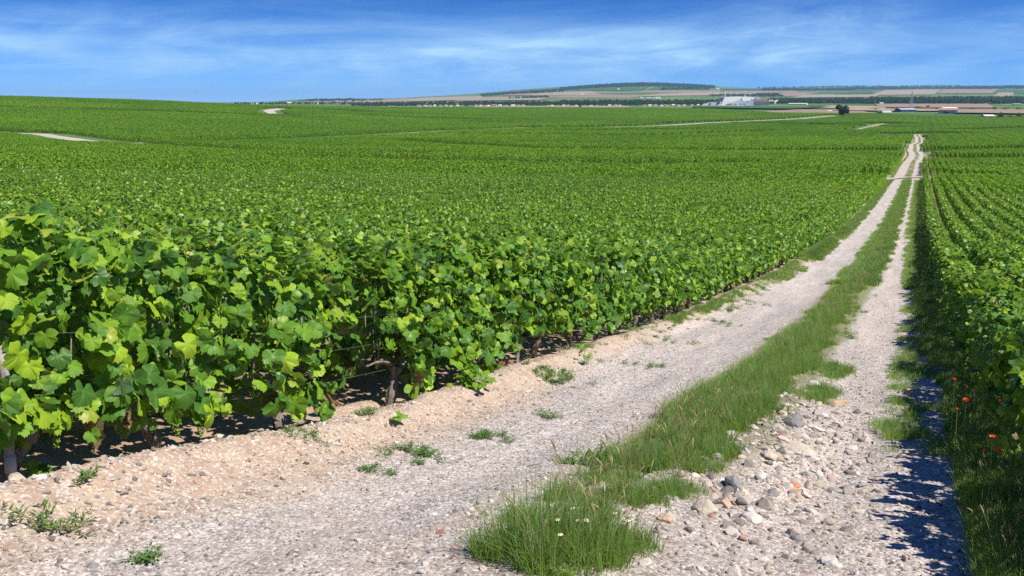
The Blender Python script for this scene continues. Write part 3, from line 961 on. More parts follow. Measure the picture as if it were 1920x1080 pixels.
# ------------------------------------------------------------------ vineyard
ROW, SP = 1.1, 1.1
XL, XR = -4.5, 1.06          # first row each side of the track
DEDGE_PX = [(-600, 1050), (0, 1050), (430, 1250), (700, 1650), (1000, 1950), (1300, 1800), (1400, 1500), (1450, 1330), (1620, 1350), (1735, 1260), (2400, 1260)]
DE_AZ = np.array([az_of(p) for p, _ in DEDGE_PX]); DE_D = np.array([d for _, d in DEDGE_PX], float)
BROWN_W = np.array([hit(*q)[:2] for q in BROWN])


def in_quad(x, y, Q):
    s = None; ok = np.ones(np.shape(x), bool)
    for i in range(4):
        a_, c_ = Q[i], Q[(i + 1) % 4]
        cr = (c_[0] - a_[0]) * (y - a_[1]) - (c_[1] - a_[1]) * (x - a_[0])
        if s is None:
            cx, cy_ = Q.mean(0); s = np.sign((c_[0] - a_[0]) * (cy_ - a_[1]) - (c_[1] - a_[1]) * (cx - a_[0]))
        ok &= cr * s > 0
    return ok


def planted(x, y, m=0.0, half=0.55):
    D = np.hypot(x, y); az = np.arctan2(x, y)
    ok = D < np.interp(az, DE_AZ, DE_D)
    ok &= gap_dist(x, y) > m
    ok &= ~in_quad(x, y, BROWN_W)
    wg = wig(y)
    ok &= (y > TRACK_END) | (x < XL + 0.65 + wg - half) | (x > XR - 0.65 + wg + half)
    return ok


PX_LO, PX_HI = -260, 2180
A_LO, A_HI = az_of(PX_LO), az_of(PX_HI)


def seen(x, y, pad=0.0):
    D = np.hypot(x, y); az = np.arctan2(x, y)
    e = pad / np.maximum(D, 1)
    ok = (az > A_LO - e) & (az < A_HI + e)
    ok |= (D < 14) & (y > 0.5) & (x < 0) & (az > -1.25)
    ok |= (D < 16) & (x > 0) & (y > -2)
    return ok


plants, cellsC, cellsD = [], [], []
for side in (-1, 1):
    CX, CY = 6 * ROW, 8 * SP
    n_i = int(1750 / CX)
    i = np.arange(n_i); j = np.arange(-1, int(1950 / CY))
    I, J = np.meshgrid(i, j, indexing='ij')
    x0 = (XL + ROW / 2) if side < 0 else (XR - ROW / 2)
    X = x0 + side * (I + .5) * CX; Y = -2.0 + (J + .5) * CY
    ok = seen(X, Y, 7) & (np.hypot(X, Y) < 2000)
    X, Y = X[ok], Y[ok]
    D = np.hypot(X, Y)
    big = D > 400
    pl = planted(X[big], Y[big], 3.0, 3.3)
    # cells that touch a path are refined, too
    cellsD.append(np.stack([X[big][pl], Y[big][pl]], -1))
    bx, by = X[big][~pl], Y[big][~pl]
    rx_ = np.concatenate([X[~big], bx]); ry_ = np.concatenate([Y[~big], by])
    sub = [(a_, c_) for a_ in (-2.2, 0, 2.2) for c_ in (-2.2, 2.2)]
    cx = np.concatenate([rx_ + a_ for a_, c_ in sub]); cyy = np.concatenate([ry_ + c_ for a_, c_ in sub])
    Dc = np.hypot(cx, cyy)
    mid = Dc > 105
    pl = planted(cx[mid], cyy[mid], 0.9, 1.1)
    cellsC.append(np.stack([cx[mid][pl], cyy[mid][pl]], -1))
    nx, ny = cx[~mid], cyy[~mid]
    px_ = np.concatenate([nx + a_ * ROW for a_ in (-.5, .5) for c_ in range(4)])
    py_ = np.concatenate([ny + (c_ - 1.5) * SP for a_ in (-.5, .5) for c_ in range(4)])
    ok = planted(px_, py_, 0.0) & seen(px_, py_, 1.0)
    px_, py_ = px_[ok], py_[ok]
    row = np.round(np.abs(px_ - (XL if side < 0 else XR)) / ROW).astype(int)
    plants.append(np.stack([px_, py_, np.full(len(px_), side), row], -1))
yy_ = np.arange(TRACK_END + 14, 1300, 8.8)
ee_ = np.stack([np.full(len(yy_), -1.7), yy_], -1)
cellsD.append(ee_[planted(ee_[:, 0], ee_[:, 1], 3.0)])
plants = np.concatenate(plants); cellsC = np.concatenate(cellsC); cellsD = np.concatenate(cellsD)
# row one of the wide block: trunks where the photograph shows them
r1 = (plants[:, 2] < 0) & (plants[:, 3] == 0)
for y_old, y_new in ((5.15, 5.42), (6.25, 6.98), (7.35, 7.75)):
    k_ = np.where(r1 & (np.abs(plants[:, 1] - y_old) < .2))[0]
    plants[k_, 1] = y_new
D = np.hypot(plants[:, 0], plants[:, 1])
Pd = (plants[:, 0] * FW[0] + plants[:, 1] * FW[1])
azp = np.arctan2(plants[:, 0], plants[:, 1])
inview = ((plants[:, 2] > 0) & (plants[:, 3] <= 1) & (plants[:, 1] > 0.2) & (plants[:, 1] < 12)) | ((azp > az_of(-60)) & (azp < az_of(1985)) & (plants[:, 1] > 1)) | ((plants[:, 2] < 0) & (plants[:, 3] <= 1) & (plants[:, 1] > 0.9))
score = np.where(plants[:, 3] == 0, 1.0, np.where(plants[:, 3] == 1, 0.55, 0.38)) / D * inview
order = np.argsort(-score)
N_IND = 300
ind = plants[order[:N_IND]]
rest = plants[order[N_IND:]]

g = np.random.default_rng(21)
V_HI = []
for v in range(7):
    P_, N_, T_, S_, K_, st = vine_leaves(g, 380, half=0.60, low=0.24 + 0.06 * g.random(), smul=1.08, hgt=g.uniform(1.20, 1.34))
    V_HI.append((trunk_mesh(g, 'trunk'), foliage_mesh('foliage', P_, N_, T_, S_, K_, st, LEAF_MID, g)))
V_LOW = []
for v in range(8):
    P_, N_, T_, S_, K_, st = vine_leaves(g, 158, half=0.62, low=0.26, smul=1.25, hgt=g.uniform(1.15, 1.34), nshoot=(3, 6))
    V_LOW.append(foliage_mesh('vine_low', P_, N_, T_, S_, K_, [], LEAF_LOW, g))


def patch_mesh(name, nrow, ln, per, size, g, hgt=1.22, width=0.30):
    Ps, Ns, Ts, Ss = [], [], [], []
    for r in range(nrow):
        x0 = (r - (nrow - 1) / 2) * ROW
        n = per
        y = g.uniform(-ln / 2, ln / 2, n)
        top = g.random(n) < 0.52
        ph = g.uniform(0, 50)
        h = np.where(top, hgt + 0.06 + g.normal(0, .08, n) + 0.60 * (fbm(y * 1.3 + ph, np.zeros(n), 7, 2) - .5), g.uniform(0.25, hgt, n))
        sg = np.where(g.random(n) < .5, -1, 1)
        x = np.where(top, g.uniform(-width, width, n), sg * (width - np.abs(g.normal(0, .04, n)))) + 0.10 * (fbm(y * .9 + ph, np.zeros(n) + 4, 3, 2) - .5)
        Ps.append(np.stack([x + x0, y, h], -1))
        Ns.append(np.stack([np.where(top, g.normal(0, .9, n), sg + g.normal(0, .6, n)), g.normal(0, .9, n), np.where(top, 1.0, .6)], -1))
        Ts.append(np.stack([g.normal(0, 1, n), g.normal(0, 1, n), np.where(top, -.3, -1)], -1))
        Ss.append(g.uniform(.75, 1.3, n) * size)
    P_ = np.concatenate(Ps)
    return foliage_mesh(name, P_, np.concatenate(Ns), np.concatenate(Ts), np.concatenate(Ss), np.zeros(len(P_), int), [], LEAF_CARD, g, (M_FARVINE,))


C_MESH = [patch_mesh('patch_c', 2, 4.4, 330, 0.105, g) for _ in range(5)]
D_MESH = [patch_mesh('patch_d', 6, 8.8, 240, 0.19, g) for _ in range(5)]
COLL_V = template_collection('vine_plant_tpl', V_LOW + C_MESH + D_MESH)


def slope_rot(x, y, e=2.0, z180=None):
    gx = (terrain(x + e, y) - terrain(x - e, y)) / (2 * e); gy = (terrain(x, y + e) - terrain(x, y - e)) / (2 * e)
    rz = np.zeros_like(x) if z180 is None else z180
    sg = np.where(rz > 1, -1, 1)
    return np.stack([np.arctan(gy) * sg, -np.arctan(gx) * sg, rz], -1)


def field_points(sel_side):
    pts, rot, scl, vi = [], [], [], []
    gg = np.random.default_rng(5 + sel_side)
    for arr, base, cnt in ((rest[:, :2], 0, 8), (cellsC, 8, 5), (cellsD, 13, 5)):
        s = arr[(arr[:, 0] < -1.6) if sel_side < 0 else (arr[:, 0] >= -1.6)]
        if not len(s): continue
        x = s[:, 0] + gg.normal(0, .025, len(s)); y = s[:, 1] + gg.normal(0, .05, len(s))
        pts.append(np.stack([x, y, terrain(x, y) - 0.02], -1))
        r180 = np.where(gg.random(len(s)) < .5, math.pi, 0.0)
        rot.append(slope_rot(x, y, 2.0 if base else 0.5, r180))
        k = gg.uniform(0.93, 1.09, len(s)) * (0.94 + 0.12 * fbm(x * .05, y * .05, 8, 2)) * end_boost(x, y) * np.where((x > 0) & (y < 200), 0.84, 1.0)
        scl.append(np.stack([np.ones(len(s)), np.ones(len(s)) * 1.0, k], -1)); vi.append(base + gg.integers(0, cnt, len(s)))
    return np.concatenate(pts), np.concatenate(rot), np.concatenate(scl), np.concatenate(vi)


o = scatter('vineyard', COLL_V, *field_points(-1))
tag(o, 'wide green vineyard running from the track over the valley and hillside', 'vineyard')
o = scatter('vineyard', COLL_V, *field_points(1))
tag(o, 'vineyard rows behind the outermost row on the poppy side', 'vineyard')

_U = ['', 'first', 'second', 'third', 'fourth', 'fifth', 'sixth', 'seventh', 'eighth', 'ninth', 'tenth', 'eleventh', 'twelfth', 'thirteenth', 'fourteenth', 'fifteenth', 'sixteenth', 'seventeenth', 'eighteenth', 'nineteenth']
_T = ['', '', 'twent', 'thirt', 'fort', 'fift', 'sixt', 'sevent', 'eight', 'ninet']
ORD = [_U[n] if n < 20 else (_T[n // 10] + ('ieth' if n % 10 == 0 else 'y-' + _U[n % 10])) for n in range(1, 100)]
LEAF_OBJ = {k: [mesh('leaf_%d' % i, V, F3, m_, smooth=True, attrs={'vein': vn}) for i, (V, F3, vn) in enumerate(LEAF_HI)]
            for k, m_ in ((0, M_LEAF), (1, M_YOUNG), (2, M_RED))}

cnt_front = {}
ind = ind[np.lexsort((ind[:, 1], ind[:, 3], ind[:, 2]))]
g = np.random.default_rng(99)
LEAF_COUNT = 0
for (x, y, side, row) in ind:
    side = int(side); row = int(row)
    x += g.normal(0, .02); y += g.normal(0, .06)
    z = float(terrain(x, y)) + (float(relief(np.array(x), np.array(y))))
    e = link('grapevine', None, None, (x, y, z))
    e.empty_display_size = 0.3
    e.rotation_euler = (math.atan(float((terrain(x, y + .5) - terrain(x, y - .5)))), 0, 0)
    k = cnt_front.get((side, row), 0); cnt_front[(side, row)] = k + 1
    if row == 0:
        w_ = 'bordering the grey gravel rut' if side < 0 else 'above the poppy verge'
        tag(e, '%s grapevine from the near end of the row %s' % (ORD[k], w_), 'grapevine', 'grapevines of the row ' + w_)
    else:
        w_ = 'gravel-side' if side < 0 else 'poppy-side'
        tag(e, '%s grapevine top from the near end, %s row behind the %s row' % (ORD[k], ORD[row - 1], w_), 'grapevine', 'grapevines behind the %s row' % w_)
    v = g.integers(0, len(V_HI))
    near = row == 0 and ((side < 0 and y < 12.6) or (side > 0 and 4.5 < y < 11.5))
    rz = math.pi if g.random() < .5 else 0.0
    hs = float(g.uniform(.93, 1.08)) * (g.uniform(.70, .90) if side > 0 else 1.0)
    if not near:
        link('trunk', V_HI[v][0], e, None, (0, 0, rz))
        f_ = link('foliage', V_HI[v][1], e, None, (0, 0, rz), (1, 1, hs) if y > 4.5 or side < 0 else (.7, 1, .66)); f_['kind'] = 'stuff'
        continue
    link('trunk', trunk_mesh(g, 'trunk_near') if side < 0 else V_HI[v][0], e)
    gp = None
    if side < 0:
        def gp(P, y0=y):
            yy = P[:, 1] + y0
            a_ = ((yy > 5.72) & (yy < 6.75) & (P[:, 2] < 0.74)) | ((yy > 5.95) & (yy < 6.4) & (P[:, 2] < 1.0)) | ((yy > 9.95) & (yy < 11.0) & (P[:, 2] < 0.42)) | ((yy > 3.0) & (yy < 5.0) & (P[:, 2] < 0.30))
            return a_
    if side > 0:
        P_, N_, T_, S_, K_, st = vine_leaves(g, 300, half=0.60, low=0.26, smul=1.0, hgt=g.uniform(.88, 1.10), nshoot=(10, 16), width=.24)
    else: P_, N_, T_, S_, K_, st = vine_leaves(g, 520, half=0.60, low=0.20, smul=1.04, hgt=1.34 * hs, gap=gp)
    # the leaves that show one by one are pieces of their own, the inner ones one mass
    face = -side     # the face towards the track
    out_ = (P_[:, 0] * face > 0.10) | (P_[:, 2] > 1.0)
    out_ &= S_ > 0.045
    cap = 190 if side < 0 else 110
    idx = np.where(out_)[0]
    if len(idx) > cap: idx = np.sort(g.choice(idx, cap, replace=False))
    m_in = np.ones(len(P_), bool); m_in[idx] = False
    f_ = link('foliage', foliage_mesh('foliage_inner', P_[m_in], N_[m_in], T_[m_in], S_[m_in], K_[m_in], st, LEAF_HI, g), e); f_['kind'] = 'stuff'
    R_ = frames(N_[idx], T_[idx])
    from mathutils import Matrix
    for q, ii in enumerate(idx):
        lo = bpy.data.objects.new('leaf', LEAF_OBJ[int(K_[ii])][int(g.integers(0, 6))]); COL.objects.link(lo)
        lo.parent = e
        M4 = Matrix([[*(R_[q][0] * S_[ii]), P_[ii][0]], [*(R_[q][1] * S_[ii]), P_[ii][1]], [*(R_[q][2] * S_[ii]), P_[ii][2]], [0, 0, 0, 1]])
        lo.matrix_local = M4
        LEAF_COUNT += 1

# grape bunches hanging low on the nearest vines
def bunch_mesh(g):
    mb = MB()
    t = np.array([[0, 0, 1], [.894, 0, .447], [.276, .851, .447], [-.724, .526, .447], [-.724, -.526, .447], [.276, -.851, .447], [.724, .526, -.447], [-.276, .851, -.447], [-.894, 0, -.447], [-.276, -.851, -.447], [.724, -.526, -.447], [0, 0, -1]])
    f = np.array([[0, 1, 2], [0, 2, 3], [0, 3, 4], [0, 4, 5], [0, 5, 1], [1, 6, 2], [2, 7, 3], [3, 8, 4], [4, 9, 5], [5, 10, 1], [6, 7, 2], [7, 8, 3], [8, 9, 4], [9, 10, 5], [10, 6, 1], [11, 7, 6], [11, 8, 7], [11, 9, 8], [11, 10, 9], [11, 6, 10]])
    for _ in range(46):
        h = g.uniform(0, 1); a_ = g.uniform(0, 6.28); r_ = 0.032 * (1 - 0.75 * h) * math.sqrt(g.random()) + .004
        mb.add(t * g.uniform(.0055, .0075) + np.array([r_ * math.cos(a_), r_ * math.sin(a_), -0.10 * h]), f)
    return mb.build('berries', M_YOUNG, True)


for n_, (px, py, yy, lab) in enumerate([(103, 808, 3.55, 'green grape bunch under the leaves by the wooden stake'), (330, 790, 4.3, 'green grape bunch hanging over the stony bank'), (375, 792, 4.55, 'small green grape bunch beside a low twisted trunk'), (805, 640, 7.6, 'green grape bunch low in the leaves near the fallen shoot')]):
    d = ray(px, py); X_ = -4.23; P = d * (X_ / d[0])
    gb = link('grape_bunch', None, None, P); tag(gb, lab, 'grapes', 'unripe grape bunches')
    link('berries', bunch_mesh(g), gb)
    mb = MB(); mb.tube(np.array([[0, 0, -.06], [0, 0, .02], [-.04, .01, .07]]), [.002, .002, .002], 5)
    link('stalk', mb.build('stalk', M_CANE), gb)

# ------------------------------------------------------------------ stakes and wires
def stake(px, py, h, r, m_, label, lean=(0, 0), square=False, band=False):
    P = hit(px, py); P[2] -= 0.08
    e = link('vine_stake', None, None, P); tag(e, label, 'stake', 'vine stakes along the gravel-side row')
    mb = MB(); k = 7
    t = np.linspace(0, 1, k)
    pts = np.stack([lean[0] * t * h, lean[1] * t * h, t * (h + .08)], -1)
    mb.tube(pts, r * (1.08 - .12 * t), 4 if square else 10)
    link('shaft', mb.build('shaft', m_, not square), e)
    if band:
        for z0_ in (.22, .40):
            mb = MB(); pp = np.stack([lean[0] * np.array([z0_, z0_ + .1]), lean[1] * np.array([z0_, z0_ + .1]), np.array([z0_, z0_ + .10])], -1)
            mb.tube(pp, r * 1.16, 10); link('sleeve', mb.build('sleeve', M_CONC, True), e)
    mb = MB(); mb.tube(np.array([[-.03, -.03, h * .55], [.03, .03, h * .55]]), .004, 5); link('wire_clip', mb.build('wire_clip', M_STEEL), e)
    return P


stake(20, 924, 0.86, 0.026, M_WOOD, 'weathered round wooden stake with pale bands at the near end of the row', (0.03, 0.05), band=True)
stake(970, 690, 1.1, 0.022, M_WOOD, 'grey split wooden stake standing near the fallen leafy shoot', (0.02, 0.06), square=True)
stake(1224, 610, 1.1, 0.020, M_STEEL, 'thin grey metal stake below a dark gap in the leaves', (0, 0.02), square=True)
for n_, yy in enumerate((23.0, 29.6)):
    P = np.array([-4.42, yy, float(ground(-4.42, yy)) - .08])
    e = link('vine_stake', None, None, P)
    tag(e, ['grey stake half hidden where the grass verge begins', 'far grey stake half hidden behind the grass verge'][n_], 'stake', 'vine stakes along the gravel-side row')
    mb = MB(); mb.tube(np.array([[0, 0, 0], [0, .02, 1.15]]), .02, 4); link('shaft', mb.build('shaft', M_STEEL), e)
for n_, (hz, xo, lab) in enumerate([(0.36, -4.47, 'lowest trellis wire strung along the gravel-side row'), (0.66, -4.36, 'middle trellis wire on the track face of the gravel-side row'), (0.92, -4.37, 'upper trellis wire on the track face of the gravel-side row')]):
    ys_ = np.concatenate([np.arange(1.5, 30, .45)])
    pts = np.stack([np.full(len(ys_), xo) + .01 * np.sin(ys_), ys_, terrain(np.full(len(ys_), -4.5), ys_) + hz - .015 * np.abs(np.sin(ys_ * .47))], -1)
    mb = MB(); mb.tube(pts, .0010, 4)
    tag(link('trellis_wire', mb.build('trellis_wire', M_STEEL)), lab, 'wire', 'trellis wires')

# ------------------------------------------------------------------ stones
ICO_V = None


def ico(sub):
    import bmesh
    bm = bmesh.new(); bmesh.ops.create_icosphere(bm, subdivisions=sub, radius=1.0)
    V = np.array([v.co[:] for v in bm.verts]); F3 = np.array([[v.index for v in f.verts] for f in bm.faces]); bm.free()
    return V, F3


I1, I2, I3 = ico(1), ico(2), ico(3)


def rock_geo(g, base, planes=9, rough=.05):
    V, F3 = base; V = V.copy()
    for _ in range(planes):     # chip flat faces
        n = g.normal(0, 1, 3); n /= np.linalg.norm(n); d = g.uniform(.55, .85)
        s = V @ n; V -= np.outer(np.maximum(s - d, 0), n) * .985
    k = np.stack([fbm(V[:, 0] * 2 + 7 * i + g.uniform(0, 9), V[:, 1] * 2 + V[:, 2] * 2.3, i, 3) - .5 for i in range(3)], -1)
    V += k * rough * 3
    V *= np.array([1, g.uniform(.62, .95), g.uniform(.42, .72)])
    return V, F3


g = np.random.default_rng(303)
PEB = [mesh('pebble', *(lambda q: (q[0], q[1]))(rock_geo(g, I2, 11, .05)), M_STONE) for _ in range(8)]
COLL_P = template_collection('pebble_tpl', PEB)


def stones():
    gg = np.random.default_rng(12)
    pts = []
    def cloud(n, x0, x1, y0, y1, s0, s1, p=2.4):
        x = gg.uniform(x0, x1, n); y = y0 + (y1 - y0) * gg.random(n)**1.5
        s = s0 + (s1 - s0) * gg.random(n)**p
        pts.append(np.stack([x, y, s], -1))
    cloud(24000, -3.8, 0.55, 2.2, 24, .004, .018)
    cloud(5200, -3.7, -1.9, 2.2, 13, .005, .014)
    cloud(2600, -1.4, 0.5, 2.4, 15, .007, .030, 3.2)
    cloud(1500, -4.4, -3.2, 2.0, 13, .006, .024, 3)
    cloud(420, -2.1, -0.6, 2.6, 9, .010, .034, 2.5)
    cloud(300, -4.35, -3.9, 2.4, 6.0, .012, .035, 2)
    cloud(1500, -3.6, 0.5, 2.3, 12, .012, .026, 1.6)
    cloud(700, -4.3, -3.3, 2.2, 9, .010, .030, 2.0)
    # rubble spill in the stony rut
    n = 900
    x = gg.normal(-.78, .30, n); y = gg.normal(6.8, 1.3, n); pts.append(np.stack([x, y, .010 + .055 * gg.random(n)**2.4], -1))
    n = 260
    x = gg.normal(-1.95, .2, n); y = gg.normal(3.9, .7, n); pts.append(np.stack([x, y, .007 + .022 * gg.random(n)**2], -1))
    q = np.concatenate(pts)
    q = q[~((q[:, 0] < -2.3) & (q[:, 0] > -3.2) & (q[:, 2] > .015) & (gg.random(len(q)) < .8))]
    n = len(q)
    z = ground(q[:, 0], q[:, 1]) + q[:, 2] * .08
    rot = np.stack([gg.normal(0, .35, n), gg.normal(0, .35, n), gg.uniform(0, 6.28, n)], -1)
    o = scatter('gravel', COLL_P, np.stack([q[:, 0], q[:, 1], z], -1), rot, q[:, 2], gg.integers(0, 8, n))
    tag(o, 'pale limestone gravel and chips strewn over both ruts', 'gravel')


stones()
ROCKS = [  # px, py of the foot, width in px, height ratio, colour, label
 (1487, 806, 58, .62, 'grey', 'dark grey rock lying beside the long grass edge in the stony rut'),
 (1376, 922, 44, .85, 'grey', 'rough grey rock touching the tan blocks at the grass edge'),
 (1356, 952, 40, .9, 'tan', 'upright tan block leaning against the rough grey rock'),
 (1318, 967, 52, .62, 'cream', 'long cream limestone block in front of the upright tan block'),
 (1243, 991, 38, .72, 'tan', 'lone tan stone just beside the big grass clump'),
 (1408, 975, 42, .62, 'white', 'pale grey stone below the rough grey rock'),
 (1528, 806, 40, .3, 'white', 'flat white slab next to the dark grey rock'),
 (1500, 850, 70, .28, 'cream', 'broad cream slab sunk in the middle of the rubble spill'),
 (1462, 832, 34, .35, 'red', 'broken piece of red brick at the rubble edge'),
 (1488, 911, 30, .4, 'red', 'long red brick fragment lower in the rubble spill'),
 (1498, 925, 50, .35, 'tan', 'flat ochre stone beside the long red brick fragment'),
 (1448, 930, 30, .8, 'grey', 'small angular grey stone in the rubble spill'),
 (1426, 905, 26, .7, 'white', 'small white stone behind the angular grey stone'),
 (1440, 878, 36, .5, 'cream', 'cream stone at the grassy side of the rubble spill'),
 (1472, 770, 44, .4, 'cream', 'cream slab between the grass strip and dark grey rock'),
 (1560, 752, 62, .3, 'tan', 'ochre slab set flat in the stony rut above the rubble'),
 (1524, 728, 28, .8, 'white', 'white and ochre stone where the grass strip narrows'),
 (1497, 998, 34, .6, 'grey', 'dark stone alone in the stony rut below the rubble'),
 (1562, 1046, 38, .62, 'white', 'white rock near the bottom of the stony rut'),
 (1430, 1040, 24, .6, 'white', 'rounded white cobble near the bottom of the stony rut'),
 (1880, 1075, 120, .35, 'white', 'large pale slab in the hedge shadow beside the grass verge'),
 (1768, 706, 56, .5, 'grey', 'large grey rock at the foot of the shaded verge'),
 (1786, 728, 30, .8, 'grey', 'blocky grey stone under the pink poppy'),
 (1716, 738, 48, .3, 'tan', 'flat tan stone at the edge of the verge shade'),
 (893, 738, 30, 1.0, 'grey', 'grey and white stone standing behind the fallen leafy shoot'),
 (270, 872, 46, .5, 'white', 'white stone on the bank below the nearest vines'),
 (330, 862, 34, .5, 'grey', 'bluish grey stone on the bank below the nearest vines'),
 (186, 906, 40, .45, 'white', 'chalky stone at the edge of the vine shade'),
 (40, 948, 46, .4, 'cream', 'cream stone at the foot of the wooden stake'),
 (172, 1052, 26, .55, 'grey', 'dark bluish stone on the bare soil near the sprawling weed'),
 (812, 960, 20, .5, 'white', 'small white stone alone in the grey gravel rut'),
 (410, 632 + 190, 30, .5, 'cream', 'small cream stone on the soil below the twisted trunk'),
 (1188, 842, 26, .5, 'tan', 'little ochre stone above the small grass tuft'),
 (985, 735, 34, .25, 'cream', 'chalky slab in the bank beside the fallen leafy shoot'),
]
g = np.random.default_rng(44)
for (px, py, w, hr, c, lab) in ROCKS:
    P = hit(px, py)
    s = w / F * depth(P) / 2
    V, F3 = rock_geo(g, I3, 15, .022)
    V = V / (np.abs(V).max(0)) * np.array([1.0, .78, 1.0])
    V = V * np.array([s, s, s * hr])
    o = link('rock', mesh('rock', V, F3, ROCKM[c], smooth=False), None, (P[0], P[1], P[2] + s * hr * .25), (g.normal(0, .12), g.normal(0, .12), YAW + g.normal(0, .5)))
    tag(o, lab, 'stone', 'loose rocks on the track')

# ------------------------------------------------------------------ grass and weeds
def blades(g, n, rad, h0, h1, wid=.0035, spread=.6, seg=4):
    V, Q, Mi = [], [], []
    for b_ in range(n):
        a_ = g.uniform(0, 6.283); r_ = rad * math.sqrt(g.random())
        p = np.array([r_ * math.cos(a_), r_ * math.sin(a_), -.01])
        L = g.uniform(h0, h1); az_ = a_ + g.normal(0, .9); bend = abs(g.normal(.35, .3)) * spread / .6
        dr = np.array([math.cos(az_), math.sin(az_), 0]); sd_ = np.array([-dr[1], dr[0], 0])
        w = wid * g.uniform(.7, 1.4); n0 = len(V)
        for k in range(seg):
            t = k / seg
            c = p + dr * L * (bend * t + .35 * bend * t * t) * .8 + np.array([0, 0, L * (t - .28 * bend * t * t)])
            ww = w * (1 - t * .75)
            V += [c - sd_ * ww, c + sd_ * ww]
        t = 1.0
        V.append(p + dr * L * (bend + .35 * bend) * .8 + np.array([0, 0, L * (1 - .28 * bend)]))
        for k in range(seg - 1):
            Q += [(n0 + 2 * k, n0 + 2 * k + 1, n0 + 2 * k + 3), (n0 + 2 * k, n0 + 2 * k + 3, n0 + 2 * k + 2)]
        Q.append((n0 + 2 * seg - 2, n0 + 2 * seg - 1, n0 + 2 * seg))
    return np.array(V), np.array(Q)


def weedlets(g, n, rad, size):
    """low creeping weed: many small oval leaves on runners"""
    V, Q = [], []
    k = max(5, n // 10)
    for r_ in range(k):
        a_ = g.uniform(0, 6.283); L = rad * math.sqrt(g.random())
        for _ in range(n // k):
            t = g.random()
            rr = L * (.2 + .8 * t); aa = a_ + .5 * t * g.choice([-1, 1])
            c = np.array([rr * math.cos(aa), rr * math.sin(aa), .006 + .03 * g.random()])
            d = g.normal(0, 1, 3); d[2] = abs(d[2]) * .35 + .1; d /= np.linalg.norm(d)
            s_ = np.cross(d, [0, 0, 1.0]); s_ /= np.linalg.norm(s_) + 1e-6
            l_ = size * g.uniform(.6, 1.5); n0 = len(V)
            V += [c, c + d * l_ * .5 + s_ * l_ * .2, c + d * l_, c + d * l_ * .5 - s_ * l_ * .2]
            Q += [(n0, n0 + 1, n0 + 2), (n0, n0 + 2, n0 + 3)]
    return np.array(V), np.array(Q)


g = np.random.default_rng(61)
TUFT = [blades(g, 54, .08, .07, .25, .0026) for _ in range(4)] + [blades(g, 46, .09, .04, .13, .0024) for _ in range(3)] + [blades(g, 30, .06, .16, .38, .0024, .85) for _ in range(2)]
M_STRAW = leaf_mat('seed_straw', [(0.0, (0.20, 0.19, 0.07)), (0.6, (0.36, 0.31, 0.16)), (1.0, (0.46, 0.40, 0.24))], (0.4, 0.35, 0.2), 0.3, 0.7, 0.2, field=False, veins=False)


def seed_tuft(g, n=9):
    """thin flowering stalks with drooping heads"""
    mb = MB()
    for _ in range(n):
        a_ = g.uniform(0, 6.283); L = g.uniform(.20, .42); bd = g.uniform(.1, .5); b0 = g.normal(0, .03, 2)
        t = np.linspace(0, 1, 6)
        p = np.stack([b0[0] + np.cos(a_) * L * bd * t**2, b0[1] + np.sin(a_) * L * bd * t**2, L * (t - .15 * bd * t**3)], -1)
        mb.tube(p, .0009, 3, cap=False)
        d = p[-1] - p[-2]; d /= np.linalg.norm(d)
        q = np.array([p[-1] + d * u for u in (-.01, .012, .035, .06)]) + np.array([[0, 0, 0], [0, 0, 0], [0, 0, -.003], [0, 0, -.012]])
        mb.tube(q, [.001, .0042, .0036, .0008], 5, cap=False)
    return mb.build('seed_tuft', M_STRAW, True)


FART = [blades(g, 40, .28, .10, .26, .012, seg=2) for _ in range(4)]
COLL_G = template_collection('grass_tpl', [mesh('tuft', V, Q, M_GRASS, smooth=True) for V, Q in TUFT + FART] + [seed_tuft(g) for _ in range(3)] + [mesh('weedlet', *weedlets(g, 70, .12, .030), M_WEED) for _ in range(2)])


